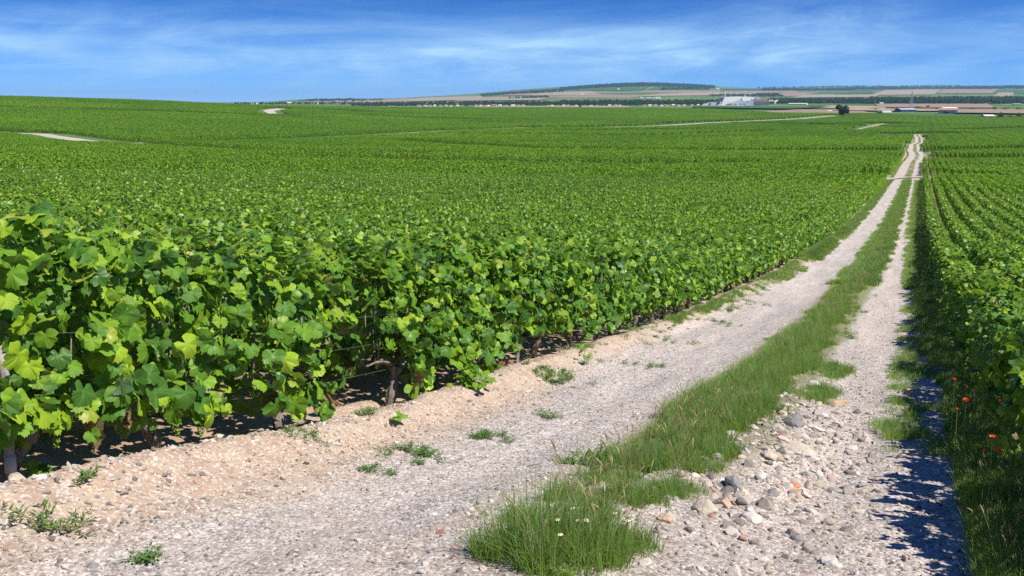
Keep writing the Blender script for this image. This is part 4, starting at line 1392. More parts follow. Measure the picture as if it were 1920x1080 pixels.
def grass():
    gg = np.random.default_rng(9)
    X, Y, S, VI = [], [], [], []
    def strip(n, x0, x1, y0, y1, kinds, s0, s1, thr, seed, power=1.6, fr=1.4):
        x = gg.uniform(0, 1, n); y = y0 + (y1 - y0) * gg.random(n)**power
        a_ = x0(y); c_ = x1(y)
        x = a_ + (c_ - a_) * x
        e = np.minimum((x - a_), (c_ - x)) / (0.5 * (c_ - a_))
        nn = fbm(x * fr, y * fr * .7, seed, 3)
        keep = nn + gg.normal(0, .055, n) > thr + .02 - .20 * np.clip(e, 0, 1) + .10 * (e < .25)
        hv = .62 + .75 * fbm(x * 1.9 + 40, y * 1.1, seed + 50, 3)
        X.append(x[keep]); Y.append(y[keep]); S.append(gg.uniform(s0, s1, keep.sum()) * hv[keep]); VI.append(gg.choice(kinds, keep.sum()))
    c = lambda v: (lambda y: np.full_like(y, v))
    # middle strip
    strip(4300, lambda y: -1.98 + .0 * y, lambda y: -1.0 + 0 * y, 7.6, 30, [0, 1, 2, 3, 4, 5, 7, 8], .45, .85, .50, 1)
    strip(600, c(-1.9), c(-1.05), 5.8, 7.8, [0, 1, 4, 5, 6], .5, .85, .54, 2, 1)
    strip(5200, c(-2.1), c(-.85), 28, 150, [9, 10, 11, 12], .5, .85, .46, 3)
    strip(500, c(-.95), c(-.6), 9.5, 12.5, [4, 5, 6], .7, 1.0, .56, 4, 1)
    strip(110, c(-1.95), c(-1.0), 6.5, 30, [13, 14, 15], .5, .8, .46, 21)
    strip(700, c(-2.15), c(-.8), 5.6, 26, [16, 17, 4, 5, 6], .6, 1.2, .52, 22)
    strip(45, c(.45), c(.9), 4.3, 22, [13, 14, 15], .6, .9, .40, 23)
    strip(420, c(-4.3), c(-3.5), 9, 30, [16, 17, 4, 5], .5, 1.0, .54, 24)
    # verge on the vine side
    strip(3000, lambda y: -4.15 + 0 * y, lambda y: -3.75 + .40 * sstep(18, 34, y), 15.5, 40, [4, 5, 6, 0], .4, .75, .57 , 5, 1.2)
    strip(4200, c(-4.3), c(-3.45), 38, 150, [9, 10, 11, 12], .45, .8, .42, 6)
    # shaded verge under the poppy-side row
    strip(4600, lambda y: .46 - .24 * sstep(9, 22, y), lambda y: .86 + 0 * y, 4.2, 30, [0, 1, 2, 3, 4, 5], .55, .95, .38, 7, 1.35)
    strip(700, lambda y: .55 + 0 * y, lambda y: .95 + 0 * y, 4.2, 8.5, [2, 3, 0, 1], .7, 1.0, .40, 17, 1)
    strip(1900, c(-.15), c(.45), 7.5, 34, [4, 5, 6], .6, 1.0, .56, 8, 1.3, 2.2)
    strip(3600, lambda y: -.05 - .35 * sstep(30, 60, y), c(.7), 28, 150, [9, 10, 11, 12], .45, .8, .42, 9)
    # far track
    strip(700, c(-1.9), c(-1.0), 150, TRACK_END, [9, 10, 11, 12], .7, 1.0, .48, 10, 1)
    strip(700, c(-4.3), c(-3.7), 150, TRACK_END, [9, 10, 11, 12], .7, 1.0, .50, 11, 1)
    strip(600, c(.15), c(.7), 150, TRACK_END, [9, 10, 11, 12], .7, 1.0, .48, 12, 1)
    x = np.concatenate(X); y = np.concatenate(Y); s = np.concatenate(S); vi = np.concatenate(VI)
    xw = x + wig(y)
    n = len(x)
    rot = np.stack([np.zeros(n), np.zeros(n), gg.uniform(0, 6.28, n)], -1)
    o = scatter('grass', COLL_G, np.stack([xw, y, ground(xw, y)], -1), rot, s, vi)
    tag(o, 'long green grass of the middle strip and both verges', 'grass')


grass()


def clump(name, P, rad, n_t, kinds, s0, s1, g, label, asp=1.0, group='grass clumps on the track', weed=False, flowers=0, m_=None):
    """one patch of grass or weed as a thing of its own"""
    Vs, Fs, off = [], [], 0
    for _ in range(n_t):
        a_ = g.uniform(0, 6.283); r_ = rad * math.sqrt(g.random())
        dx = (RT[:2] * math.cos(a_) * asp + FW[:2] * math.sin(a_) * 1.0) * r_
        if fbm(np.array(dx[0] * 6 + P[0]), np.array(dx[1] * 6 + P[1]), 3, 2) < .36: continue
        V, Q = (weedlets(g, 60, .10, .022) if weed else TUFT[g.choice(kinds)])
        if not weed and g.random() < .12: V, Q = weedlets(g, 60, .10, .03)
        th = g.uniform(0, 6.283); cs, sn = math.cos(th), math.sin(th)
        k = g.uniform(s0, s1) * (1.15 - .5 * r_ / rad)
        V2 = V @ np.array([[cs, sn, 0], [-sn, cs, 0], [0, 0, 1]]) * k
        zz = float(ground(P[0] + dx[0], P[1] + dx[1])) - P[2]
        Vs.append(V2 + np.array([dx[0], dx[1], zz])); Fs.append(Q + off); off += len(V2)
    e = link(name, None, None, P); tag(e, label, 'weed' if weed else 'grass clump', group)
    o = link('leaves' if weed else 'blades', mesh(name, np.concatenate(Vs), np.concatenate(Fs), m_ or (M_WEED if weed else M_GRASS), smooth=True), e); o['kind'] = 'stuff'
    if not weed and n_t > 30:
        for _ in range(2):
            a_ = g.uniform(0, 6.283); r_ = rad * math.sqrt(g.random()) * .8
            dx = (RT[:2] * math.cos(a_) + FW[:2] * math.sin(a_)) * r_
            link('seed_stalks', seed_tuft(g), e, (dx[0], dx[1], float(ground(P[0] + dx[0], P[1] + dx[1])) - P[2]))
    for _ in range(flowers):
        a_ = g.uniform(0, 6.283); r_ = rad * math.sqrt(g.random()) * .8
        dx = (RT[:2] * (abs(math.cos(a_)) * asp * .8) + FW[:2] * math.sin(a_)) * r_
        mb = MB(); hh = g.uniform(.10, .2)
        for k in range(7):
            q = k / 7 * 6.283
            mb.add(np.array([[0, 0, hh], [.010 * math.cos(q - .35), .010 * math.sin(q - .35), hh], [.014 * math.cos(q), .014 * math.sin(q), hh - .002], [.010 * math.cos(q + .35), .010 * math.sin(q + .35), hh]]), np.array([[0, 1, 2, 3]]), 0)
        mb.tube(np.array([[0, 0, hh - .001], [0, 0, hh + .004]]), .005, 6, 1)
        mb.tube(np.array([[0, 0, 0], [0, 0, hh]]), .0012, 4, 2)
        zz = float(ground(P[0] + dx[0], P[1] + dx[1])) - P[2]
        link('daisy', mb.build('daisy', [M_WHITE, M_YEL, M_GRASS]), e, (dx[0], dx[1], zz))
    return e


M_YEL = flat_mat('yellow_floret', (0.75, 0.5, 0.04), 0.7)
g = np.random.default_rng(88)
GR = [  # px, py, half width px, aspect, tufts, kinds, s0, s1, label
 (1035, 1062, 135, .85, 150, [0, 1, 2, 3, 7, 8, 7], .9, 1.25, 'largest clump of long grass with small white flowers at the track centre', 9),
 (1150, 1040, 75, 1.0, 40, [0, 4, 5], .7, 1.0, 'shorter flowering grass spreading beside the largest clump', 8),
 (1055, 950, 34, 1.0, 16, [0, 1, 4], .7, 1.0, 'small dark grass tuft behind the largest clump', 0),
 (985, 985, 28, 1.0, 10, [4, 5, 6], .7, 1.0, 'tiny grass tuft at the gravel side of the largest clump', 0),
 (1140, 910, 66, 1.1, 50, [4, 5, 6, 0], .7, 1.0, 'low grass patch between two short tufts on the track centre', 0),
 (1105, 985, 50, 1.0, 34, [0, 1, 4, 5], .7, 1.0, 'middling grass patch closing up to the back of the largest clump', 0),
 (1205, 885, 46, .9, 40, [0, 1, 2, 3], .8, 1.05, 'rounded grass tuft standing alone on pale stones', 0),
 (1185, 955, 66, .8, 60, [4, 5, 6, 0], .7, 1.0, 'leafy dark grass patch joining the largest clump', 0),
 (1262, 932, 60, 1.1, 46, [4, 5, 6], .7, 1.0, 'low grass patch reaching towards the cream block', 0),
 (1295, 850, 66, 1.1, 34, [4, 5, 6, 0], .75, 1.0, 'short grass carpet in front of the long middle strip', 0),
 (1330, 795, 66, 1.1, 34, [0, 1, 2, 3, 4, 5], .6, 1.0, 'thick grass at the near end of the middle strip', 0),
 (1395, 785, 40, .9, 24, [2, 3, 7, 8], .75, 1.05, 'tall pale seeding grass above the rubble spill', 0),
 (1480, 742, 30, 1.1, 12, [4, 5, 6], .7, 1.0, 'thin grass scraps among stones by the middle strip', 0),
 (1715, 700, 32, 1.1, 14, [4, 5, 6], .7, 1.0, 'small grass patch between the rut and the large grey rock', 0),
 (1900, 960, 60, .9, 40, [7, 8, 2, 3], 1.0, 1.35, 'sunlit spray of tall grass at the corner of the verge', 0),
 (1845, 735, 55, .8, 46, [7, 8, 2, 3], .9, 1.2, 'sunlit tall grass behind the lone orange poppy', 0),
]
for (px, py, hw, asp, nt_, kinds, s0, s1, lab, fl) in GR:
    P = hit(px, py); r_ = hw / F * depth(P)
    clump('grass_clump', P, r_, nt_, kinds, s0, s1, g, lab, 1.0, flowers=fl)
WD = [
 (575, 850, 42, 1.1, 16, 'low weed mat at the foot of the twisted bare trunk'),
 (690, 805, 26, 1.0, 8, 'thin weed sprigs on the soil before the row gap'),
 (775, 850, 66, 1.3, 26, 'long weed mat between bank and grey gravel rut'),
 (715, 880, 34, 1.1, 12, 'small weed mat just below the long weed mat'),
 (927, 815, 40, .9, 20, 'compact weed mat inside the grey gravel rut'),
 (1025, 775, 36, 1.1, 12, 'loose weed mat next to the chalky slab'),
 (1113, 718, 20, 1.1, 7, 'tiny weed on the bank before the split stake'),
 (1205, 684, 46, 1.4, 22, 'bright weed strip at the edge of the bank'),
 (1270, 640, 50, 1.3, 26, 'weed and grass patch below the thin metal stake'),
 (1345, 607, 48, 1.3, 26, 'weed and grass patch farther along the bank'),
 (1415, 570, 40, 1.3, 24, 'last separate weed patch before the verge becomes continuous'),
 (1495, 740, 24, 1.0, 8, 'small weed among the stones by the middle strip'),
 (275, 1035, 16, 1.0, 4, 'tiny weed sprig on bare pale soil'),
]
for (px, py, hw, asp, nt_, lab) in WD:
    P = hit(px, py); r_ = hw / F * depth(P)
    clump('weed_mat', P, r_, nt_, None, .8, 1.3, g, lab, 1.0, 'low weed mats on the track', True)


def sprawl(px, py, lab, n=7, L=.34):
    P = hit(px, py)
    e = link('sprawling_weed', None, None, P); tag(e, lab, 'weed')
    mb = MB(); V, Q, off = [], [], 0
    for k in range(n):
        a_ = g.uniform(-.4, 2.6) + YAW if k else 1.2
        l_ = L * g.uniform(.5, 1.1)
        t = np.linspace(0, 1, 8)
        xs = np.stack([np.cos(a_ + .5 * t) * l_ * t, np.sin(a_ + .5 * t) * l_ * t, .012 + .06 * np.sin(t * 3) * g.random()], -1)
        xs[:, 2] += ground(P[0] + xs[:, 0], P[1] + xs[:, 1]) - P[2]
        mb.tube(xs, np.linspace(.003, .001, 8), 4)
        for _ in range(20):
            c = xs[g.integers(1, 8)] + g.normal(0, .006, 3); d = g.normal(0, 1, 3); d[2] = abs(d[2]) * .6; d /= np.linalg.norm(d)
            s_ = np.cross(d, [0, 0, 1.]); s_ /= np.linalg.norm(s_) + 1e-6; q = g.uniform(.03, .065)
            V += [c, c + d * q * .45 + s_ * q * .11, c + d * q, c + d * q * .45 - s_ * q * .11]; Q += [(off, off + 1, off + 2), (off, off + 2, off + 3)]; off += 4
    link('stem', mb.build('stem', M_CANE), e)
    o = link('leaves', mesh('leaves', np.array(V), np.array(Q), M_WEED), e); o['kind'] = 'stuff'


sprawl(75, 1010, 'dark green sprawling weed on bare soil below the wooden stake', 9, .30)
sprawl(150, 955, 'thin runner of weed on the soil near the sprawling weed', 3, .16)


def leafy(name, px, py, lab, n, size, spread, hgt, cat='weed', upright=False):
    P = hit(px, py)
    e = link(name, None, None, P); tag(e, lab, cat)
    mb = MB()
    for k in range(n):
        a_ = g.uniform(0, 6.283); r_ = spread * math.sqrt(g.random())
        c = np.array([r_ * math.cos(a_), r_ * math.sin(a_), hgt * g.uniform(.25, 1)])
        mb.tube(np.array([[c[0] * .3, c[1] * .3, -.01], c * np.array([.7, .7, .8]), c]), [.003, .0025, .002], 4)
        nr = np.array([[c[0] + g.normal(0, .3) + .2, c[1] + g.normal(0, .3), .8]]); tp = np.array([[math.cos(a_), math.sin(a_), -.3]])
        R_ = frames(nr, tp)[0] * size * g.uniform(.65, 1.15)
        lo = link('leaf', LEAF_OBJ[1 if g.random() < .55 else 0][int(g.integers(0, 6))], e)
        lo.matrix_local = Matrix([[*R_[0], c[0]], [*R_[1], c[1]], [*R_[2], c[2]], [0, 0, 0, 1]])
    link('stem', mb.build('stem', M_CANE), e)


leafy('fallen_vine_shoot', 890, 750, 'low leafy vine shoot sprawling onto the bank before the row gap', 30, .065, .26, .16, 'vine shoot')
leafy('vine_sucker', 62, 915, 'pale green vine sucker behind the wooden stake', 9, .05, .12, .12, 'vine shoot')
leafy('broadleaf_weed', 1100, 690, 'upright broad-leaved weed on the bank before the split stake', 10, .045, .08, .26)
leafy('broadleaf_weed', 742, 808, 'single broad-leaved weed between bank and long weed mat', 4, .06, .07, .11)
leafy('vine_sucker', 1850, 690, 'pale vine sucker rising from the shaded verge behind the poppies', 12, .05, .10, .42, 'vine shoot')

# dry leaves under the vines by the split stake
P = hit(915, 700)
e = link('dry_leaf_litter', None, None, P); tag(e, 'curled brown dead leaves heaped beside the split wooden stake', 'dead leaves')
for k in range(26):
    c = np.array([g.normal(0, .10), g.normal(0, .16), g.uniform(.01, .12)])
    R_ = frames(g.normal(0, 1, (1, 3)) + np.array([[.3, 0, .8]]), g.normal(0, 1, (1, 3)))[0] * g.uniform(.035, .06)
    V, F3, vn = LEAF_HI[int(g.integers(0, 6))]
    if k == 0: DRY = [mesh('dry_leaf', v * np.array([1, 1, 2.2]), f, M_DRY, smooth=True, attrs={'vein': q}) for v, f, q in LEAF_HI[:3]]
    lo = link('leaf', DRY[k % 3], e)
    lo.matrix_local = Matrix([[*R_[0], c[0]], [*R_[1], c[1]], [*R_[2], c[2]], [0, 0, 0, 1]])

# twigs
for n_, (px, py, l_, a_, lab) in enumerate([(1085, 786, .22, .9, 'thin dark twig lying in the grey gravel rut'), (1002, 875, .18, .2, 'short curved twig lower in the grey gravel rut'), (1070, 738 - 12, .28, .5, 'bent dry cane on the sandy bank')]):
    P = hit(px, py)
    t = np.linspace(-.5, .5, 7)
    pts = np.stack([np.cos(a_) * l_ * t, np.sin(a_) * l_ * t, .006 + .02 * np.cos(t * 5)], -1) + g.normal(0, .006, (7, 3)) * np.array([1, 1, .2])
    mb = MB(); mb.tube(pts, np.linspace(.004, .0018, 7), 5)
    tag(link('twig', mb.build('twig', M_BARK), None, P), lab, 'twig')

# ------------------------------------------------------------------ poppies
def pet_mat():
    m, bb = mat('poppy_petal')
    p = prin(bb, (0.80, 0.13, 0.06), .6, .2); t = bb.n('ShaderNodeBsdfTranslucent'); bb.put(t.inputs[0], (0.85, 0.09, 0.04, 1))
    ms = bb.n('ShaderNodeMixShader'); ms.inputs[0].default_value = .4; bb.put(ms.inputs[1], p); bb.put(ms.inputs[2], t.outputs[0]); out(bb, ms.outputs[0])
    return m


M_PET = pet_mat()


def petal(g, s):
    V, Q = [], []
    nu, nv = 7, 5
    for j in range(nv):
        for i in range(nu):
            u = (i / (nu - 1) - .5) * 1.5; v = j / (nv - 1)
            r = s * v
            V.append((math.sin(u) * r * 1.15, math.cos(u) * r, .45 * s * v * v - .12 * s * v + .06 * s * math.sin(i * 2.1 + g.uniform(0, 1)) * v))
    for j in range(nv - 1):
        for i in range(nu - 1): Q.append((j * nu + i, j * nu + i + 1, (j + 1) * nu + i + 1, (j + 1) * nu + i))
    return mesh('petal', np.array(V), np.array(Q), M_PET, smooth=True)


for (px, py, X_, s, lab) in [(1811, 753, .42, .026, 'lone orange-red poppy on the sunlit grass of the verge'), (1876, 753, .72, .022, 'dark red poppy in the shade behind the sunlit grass'),
                             (1861, 823, .52, .026, 'uppermost poppy of the trio in the deep shade'), (1873, 847, .55, .025, 'lowest poppy of the trio in the deep shade'),
                             (1847, 845, .47, .014, 'smallest poppy of the trio in the deep shade'), (1790, 713, .40, .020, 'pink-red poppy above the blocky grey stone'),
                             (1795, 768, .36, .012, 'tiny red poppy below the lone orange one')]:
    d = ray(px, py); P = d * (X_ / d[0])
    zb = float(ground(P[0], P[1])); hgt = max(.12, P[2] - zb)
    e = link('poppy', None, None, (P[0], P[1], zb)); tag(e, lab, 'poppy', 'poppies in the verge')
    mb = MB(); mb.tube(np.array([[0.03, .02, 0], [.012, 0, hgt * .5], [0, 0, hgt]]), [.002, .0018, .0016], 5); link('stem', mb.build('stem', M_GRASS), e)
    pm = petal(g, s)
    tl = (g.uniform(.3, .8), g.normal(0, .3))
    for k in range(4):
        o = link('petal', pm, e, (0, 0, hgt)); o.rotation_euler = Euler((tl[0], tl[1], k * math.pi / 2 + .3 * (k % 2)), 'XYZ')
    mb = MB(); mb.tube(np.array([[0, 0, hgt - .002], [0, 0, hgt + s * .25]]), [s * .16, s * .2], 8); link('seed_head', mb.build('seed_head', M_DARK), e)

# ------------------------------------------------------------------ far country: fields
def fields():
    L = [
     ('stubble_field', [(1385, 214), (1470, 211), (1560, 211.5), (1520, 207.5)], 'stubble'),
     ('stubble_field', [(1400, 212.5), (1640, 213.5), (1610, 208), (1500, 206)], 'stubble'),
     ('stubble_field', [(1500, 204), (1660, 205), (1660, 200.5), (1560, 198.5)], 'pale'),
     ('stubble_field', [(1650, 202.5), (1870, 203.5), (1850, 195), (1640, 196)], 'stubble'),
     ('pale_field', [(1560, 209), (1780, 210), (1780, 206), (1600, 205)], 'pale'),
     ('stubble_field', [(1790, 214), (1925, 216), (1925, 208), (1800, 207)], 'stubble'),
     ('green_field', [(1300, 204), (1480, 206.5), (1560, 202), (1300, 200)], 'green'),
     ('green_field', [(1530, 199.5), (1600, 200), (1600, 197.5), (1510, 198)], 'green'),
     ('pale_field', [(880, 203), (1180, 202), (1180, 199.5), (900, 200)], 'pale'),
     ('factory_yard', [(1312, 200.5), (1400, 200.5), (1390, 197.3), (1318, 197.6)], 'chalk'),
     # far slopes
     ('far_stubble', [(560, 192), (720, 193), (840, 183), (760, 184)], 'stubble'),
     ('far_stubble', [(720, 192), (900, 187), (905, 180.5), (800, 183)], 'pale'),
     ('far_stubble', [(850, 190), (1010, 188.5), (1040, 182), (880, 184)], 'pale'),
     ('far_stubble', [(940, 180), (1000, 180), (990, 173), (960, 174)], 'stubble'),
     ('far_stubble', [(960, 180), (1130, 178), (1110, 171), (990, 173)], 'pale'),
     ('far_stubble', [(1020, 184), (1180, 184), (1220, 179.5), (1060, 179)], 'stubble'),
     ('far_stubble', [(1100, 177), (1350, 176), (1350, 170.5), (1160, 173)], 'stubble'),
     ('far_stubble', [(1180, 182), (1420, 178), (1420, 173), (1240, 176)], 'pale'),
     ('far_stubble', [(1350, 176), (1500, 173.5), (1490, 169.5), (1360, 171)], 'stubble'),
     ('far_green', [(860, 188), (960, 187.5), (980, 184.5), (880, 185)], 'dgreen'),
     ('far_green', [(1060, 172), (1200, 172), (1220, 162), (1110, 164)], 'green'),
     ('far_green', [(1210, 172), (1330, 169.5), (1320, 163), (1230, 162)], 'green'),
     ('far_green', [(1370, 171), (1440, 170), (1430, 166.5), (1350, 166.5)], 'dgreen'),
     ('far_stubble', [(1440, 181), (1560, 180), (1570, 173), (1470, 174)], 'stubble'),
     ('far_green', [(1510, 177.5), (1640, 176), (1640, 171.5), (1540, 173)], 'green'),
     ('far_stubble', [(1480, 184), (1640, 182.5), (1650, 178), (1510, 178.5)], 'pale'),
     ('far_stubble', [(1630, 179), (1750, 178), (1765, 168.5), (1660, 169.5)], 'pale'),
     ('far_stubble', [(1755, 176), (1860, 176), (1870, 168.5), (1770, 168)], 'stubble'),
     ('far_green', [(1862, 176), (1925, 176), (1925, 168.5), (1872, 168.5)], 'green'),
     ('far_stubble', [(1860, 182), (1900, 181), (1900, 173.5), (1872, 174)], 'pale'),
     ('far_green', [(1560, 170), (1700, 169), (1700, 166), (1560, 167)], 'dgreen'),
     ('far_stubble', [(1670, 166), (1800, 166), (1800, 163.5), (1680, 164)], 'stubble'),
    ]
    for i, (n, p, m_) in enumerate(L):
        drape(n, p, m_, 18, 0.6 + .35 * (i % 7))


fields()

# ------------------------------------------------------------------ trees
def tree_geo(g, H, W_, n, cs, lob=1.0):
    """crown of leaf clumps round several limb ends; returns crown arrays"""
    lobes = []
    for _ in range(9):
        a_ = g.uniform(0, 6.283); r_ = W_ * .5 * math.sqrt(g.random()) * .75; z = H * g.uniform(.32, .82)
        lobes.append((np.array([r_ * math.cos(a_), r_ * math.sin(a_), z]), g.uniform(.18, .30) * W_ * lob * (1.2 - .4 * z / H)))
    if lob == 1.0: lobes.append((np.array([0, 0, H * .82]), .2 * W_))
    lobes.append((np.array([0, 0, H * .5]), .3 * W_ * lob**2))
    P, N = [], []
    for _ in range(n):
        c, r_ = lobes[g.integers(0, len(lobes))]
        d = g.normal(0, 1, 3); d /= np.linalg.norm(d); d[2] = d[2] * .9
        q = c + d * r_ * g.uniform(.7, 1.08)
        P.append(q); N.append(d + g.normal(0, .5, 3))
    P = np.array(P); N = np.array(N)
    T = g.normal(0, 1, (n, 3)); S = g.uniform(.7, 1.4, n) * cs
    mbt = MB()
    mbt.tube(np.array([[0, 0, -.3], [.03 * H, 0, H * .2], [0, .02 * H, H * .45], [0, 0, H * .7]]), np.array([.035, .028, .018, .008]) * H, 7)
    for c, r_ in lobes[:6]: mbt.tube(np.array([[0, 0, H * .25], c * np.array([.5, .5, .75]), c]), np.array([.014, .009, .004]) * H, 5)
    return P, N, T, S, mbt


def crown_mesh(name, P, N, T, S, g):
    V, F3, A, Mi = join_leaves(LEAF_CARD, P, frames(N, T), S, np.zeros(len(P), int), g)
    return mesh(name, V, F3, M_TREE)


g = np.random.default_rng(500)
FT = []
for _ in range(6):
    H = g.uniform(11, 15); W_ = H * g.uniform(.7, 1.0)
    P_, N_, T_, S_, mbt = tree_geo(g, H, W_, 260, .75)
    FT.append((crown_mesh('crown', P_, N_, T_, S_, g), mbt.build('trunk', M_TRUNK), H))
COLL_T = template_collection('wood_tpl', [q[0] for q in FT])


def wood(polys, seed, label):
    """polys: pixel quads of far woods, with spacing in metres"""
    gg = np.random.default_rng(seed)
    X = []
    for (q, n, s0, s1) in polys:
        C = np.array([hit(*p)[:2] for p in q])
        S, T = gg.random(n), gg.random(n)
        XY = ((1 - S) * (1 - T))[:, None] * C[0] + (S * (1 - T))[:, None] * C[1] + (S * T)[:, None] * C[2] + ((1 - S) * T)[:, None] * C[3]
        X.append(np.column_stack([XY, gg.uniform(s0, s1, n)]))
    X = np.concatenate(X); n = len(X)
    z = terrain(X[:, 0], X[:, 1]) - .5
    o = scatter('wood', COLL_T, np.stack([X[:, 0], X[:, 1], z], -1), np.stack([np.zeros(n), np.zeros(n), gg.uniform(0, 6.28, n)], -1), X[:, 2], gg.integers(0, 6, n))
    tag(o, label, 'wood')


wood([([(1440, 195.5), (1640, 195.5), (1640, 191), (1440, 192)], 900, .8, 1.35), ([(1630, 195), (1930, 196), (1930, 189), (1630, 190)], 1500, .8, 1.5)], 1, 'long dark wood across the plain beyond the factory')
wood([([(880, 198.5), (1060, 199), (1060, 195.5), (880, 196)], 260, .6, 1.1), ([(1050, 198.8), (1350, 198.5), (1350, 193.5), (1050, 194.5)], 700, .7, 1.2), ([(660, 200), (900, 199.5), (900, 197), (660, 197.8)], 260, .5, 1.0), ([(640, 197), (880, 196), (880, 194.5), (640, 195.5)], 160, .6, 1.0)], 2, 'dark belt of trees behind the white village houses')
wood([([(900, 181), (1060, 173), (1060, 168.5), (905, 179)], 700, .9, 1.4), ([(1050, 170), (1200, 163), (1210, 157), (1050, 166.5)], 1500, .9, 1.4), ([(1190, 163), (1340, 166), (1340, 162.5), (1200, 157)], 1500, .9, 1.4), ([(950, 186), (1030, 184.5), (1030, 182.5), (985, 182.5)], 90, .7, 1.1), ([(1240, 170), (1330, 168), (1330, 166), (1240, 167)], 160, .9, 1.2)], 3, 'blue-green wood along the crest of the far hill')
wood([([(1330, 182), (1420, 181), (1420, 179), (1330, 179.5)], 120, .7, 1.1), ([(1410, 183), (1470, 182), (1460, 178), (1415, 178)], 100, .8, 1.2), ([(1430, 171), (1600, 170), (1600, 167.5), (1430, 168)], 800, .9, 1.4), ([(1580, 168.5), (1800, 167), (1800, 165), (1580, 166)], 800, .9, 1.4), ([(1800, 167.5), (1930, 167), (1930, 162.5), (1800, 164)], 900, 1.0, 1.6), ([(1420, 167), (1700, 165), (1700, 163.5), (1420, 165)], 700, 1.0, 1.5), ([(1690, 163.5), (1800, 163), (1800, 162), (1690, 162.5)], 160, 1.0, 1.5), ([(1760, 190), (1800, 190), (1800, 187), (1770, 187)], 40, .8, 1.3)], 4, 'scattered woods on the far ridge')
wood([([(560, 191), (690, 191), (660, 186), (590, 187.5)], 160, .8, 1.2), ([(440, 196.5), (640, 196), (640, 194.5), (440, 195.5)], 120, .6, 1.0), ([(620, 189.5), (720, 188.5), (720, 187.5), (620, 188)], 80, .8, 1.1)], 5, 'thin far woods above the distant white town')


def tree(px, py, hpx, wpx, label, n=900, group=None, name='tree', bushy=False):
    P = hit(px, py); dd = depth(P); H = hpx / F * dd; W_ = wpx / F * dd
    e = link(name, None, None, P); tag(e, label, 'tree' if name == 'tree' else 'bush', group)
    P_, N_, T_, S_, mbt = tree_geo(g, H, W_, n, .05 * H + .1, 1.0 if bushy else 0.66)
    if bushy: P_[:, 2] = (P_[:, 2] - .22 * H) * 1.25
    k = .98 * H / max(P_[:, 2].max(), 1e-3); P_[:, 2] *= k
    sx = (W_ / 2) / max(np.abs(P_[:, :2]).max(), 1e-3); P_[:, :2] *= sx
    o = link('crown', crown_mesh('crown', P_, N_, T_, S_, g), e); o['kind'] = 'stuff'
    link('trunk', mbt.build('trunk', M_TRUNK, True), e)


tree(1580, 219, 23, 27, 'round lone tree standing at the end of the valley path', 2200)
for (px, py, h, w, lab) in [(89, 182.3, 6.5, 7, 'first of two small round bushes on the hill crest'), (97, 182.5, 6, 6, 'second of two small round bushes on the hill crest'),
                            (1320, 209, 4, 5, 'small dark bush alone before the factory'), (1740, 202, 5, 9, 'round bush on the stubble behind the blue-roofed barn'),
                            (1864, 206, 6, 11, 'first of three dark thickets along the far field edge'), (1884, 207, 6, 20, 'second of three dark thickets along the far field edge'), (1910, 207, 6, 22, 'third of three dark thickets along the far field edge'),
                            (1875, 222, 12, 18, 'leafy tree beside the white farmhouse'), (1910, 221, 10, 16, 'second leafy tree beyond the white farmhouse'), (1894, 222, 6, 22, 'low hedge between two farm trees'),
                            (1640, 207, 6, 30, 'dark hedge before the stubble, nearest the lone tree'), (1680, 207, 6, 42, 'dark hedge reaching the blue-roofed barn'), (1720, 203, 5, 26, 'dark hedge behind the blue-roofed barn'),
                            (1822, 205, 4, 14, 'small thicket beside the pale shed roofs'), (1088, 202, 4, 8, 'dark bush at the edge of the village fields'), (1497, 210, 2.5, 14, 'low brown-green mound of bushes on the stubble'),
                            (1650, 213, 6, 14, 'small tree by the white roadside tents'), (1755, 207, 5, 10, 'bush in front of the pale field by the red-roofed shed')]:
    tree(px, py, h, w, lab, 420, None, 'bush' if h < 9 else 'tree', True)

# ------------------------------------------------------------------ buildings
def house(px, py, wpx, hpx, label, wall=M_WHITE, roof=M_TILE, dep=.7, group='village houses', rz=None, cat='house', name='house', flat=False, win=True):
    P = hit(px, py); dd = depth(P)
    w = wpx / F * dd; h = hpx * 1.1 / F * dd; d = w * dep
    e = link(name, None, None, (P[0], P[1], P[2] - .3), (0, 0, YAW + (rz if rz is not None else random.uniform(-.3, .3)))); tag(e, label, cat, group)
    hw = h * (.62 if not flat else .88)
    mb = MB(); mb.box((0, d / 2, hw / 2), (w, d, hw)); link('wall', mb.build('wall', wall), e)
    mb = MB(); o_ = .04 * w
    if flat:
        mb.box((0, d / 2, hw + h * .05), (w + 2 * o_, d + 2 * o_, h * .1), 0)
    else:
        V = np.array([[-w / 2 - o_, -o_, hw * .98], [w / 2 + o_, -o_, hw * .98], [w / 2 + o_, d + o_, hw * .98], [-w / 2 - o_, d + o_, hw * .98], [-w / 2 - o_, d / 2, h], [w / 2 + o_, d / 2, h]])
        mb.add(V, [np.array([[0, 1, 5, 4], [2, 3, 4, 5]]), np.array([[1, 2, 5], [3, 0, 4]]), np.array([[3, 2, 1, 0]])])
    link('roof', mb.build('roof', roof), e)
    if win:
        k = max(2, int(w / 4))
        for i in range(min(k, 5)):
            mb = MB(); mb.box(((i + .5) / min(k, 5) * w - w / 2, -.04, hw * .55), (min(1.3, w * .12), .1, min(1.5, hw * .4))); link('window', mb.build('window', M_GLASS), e)
    return e


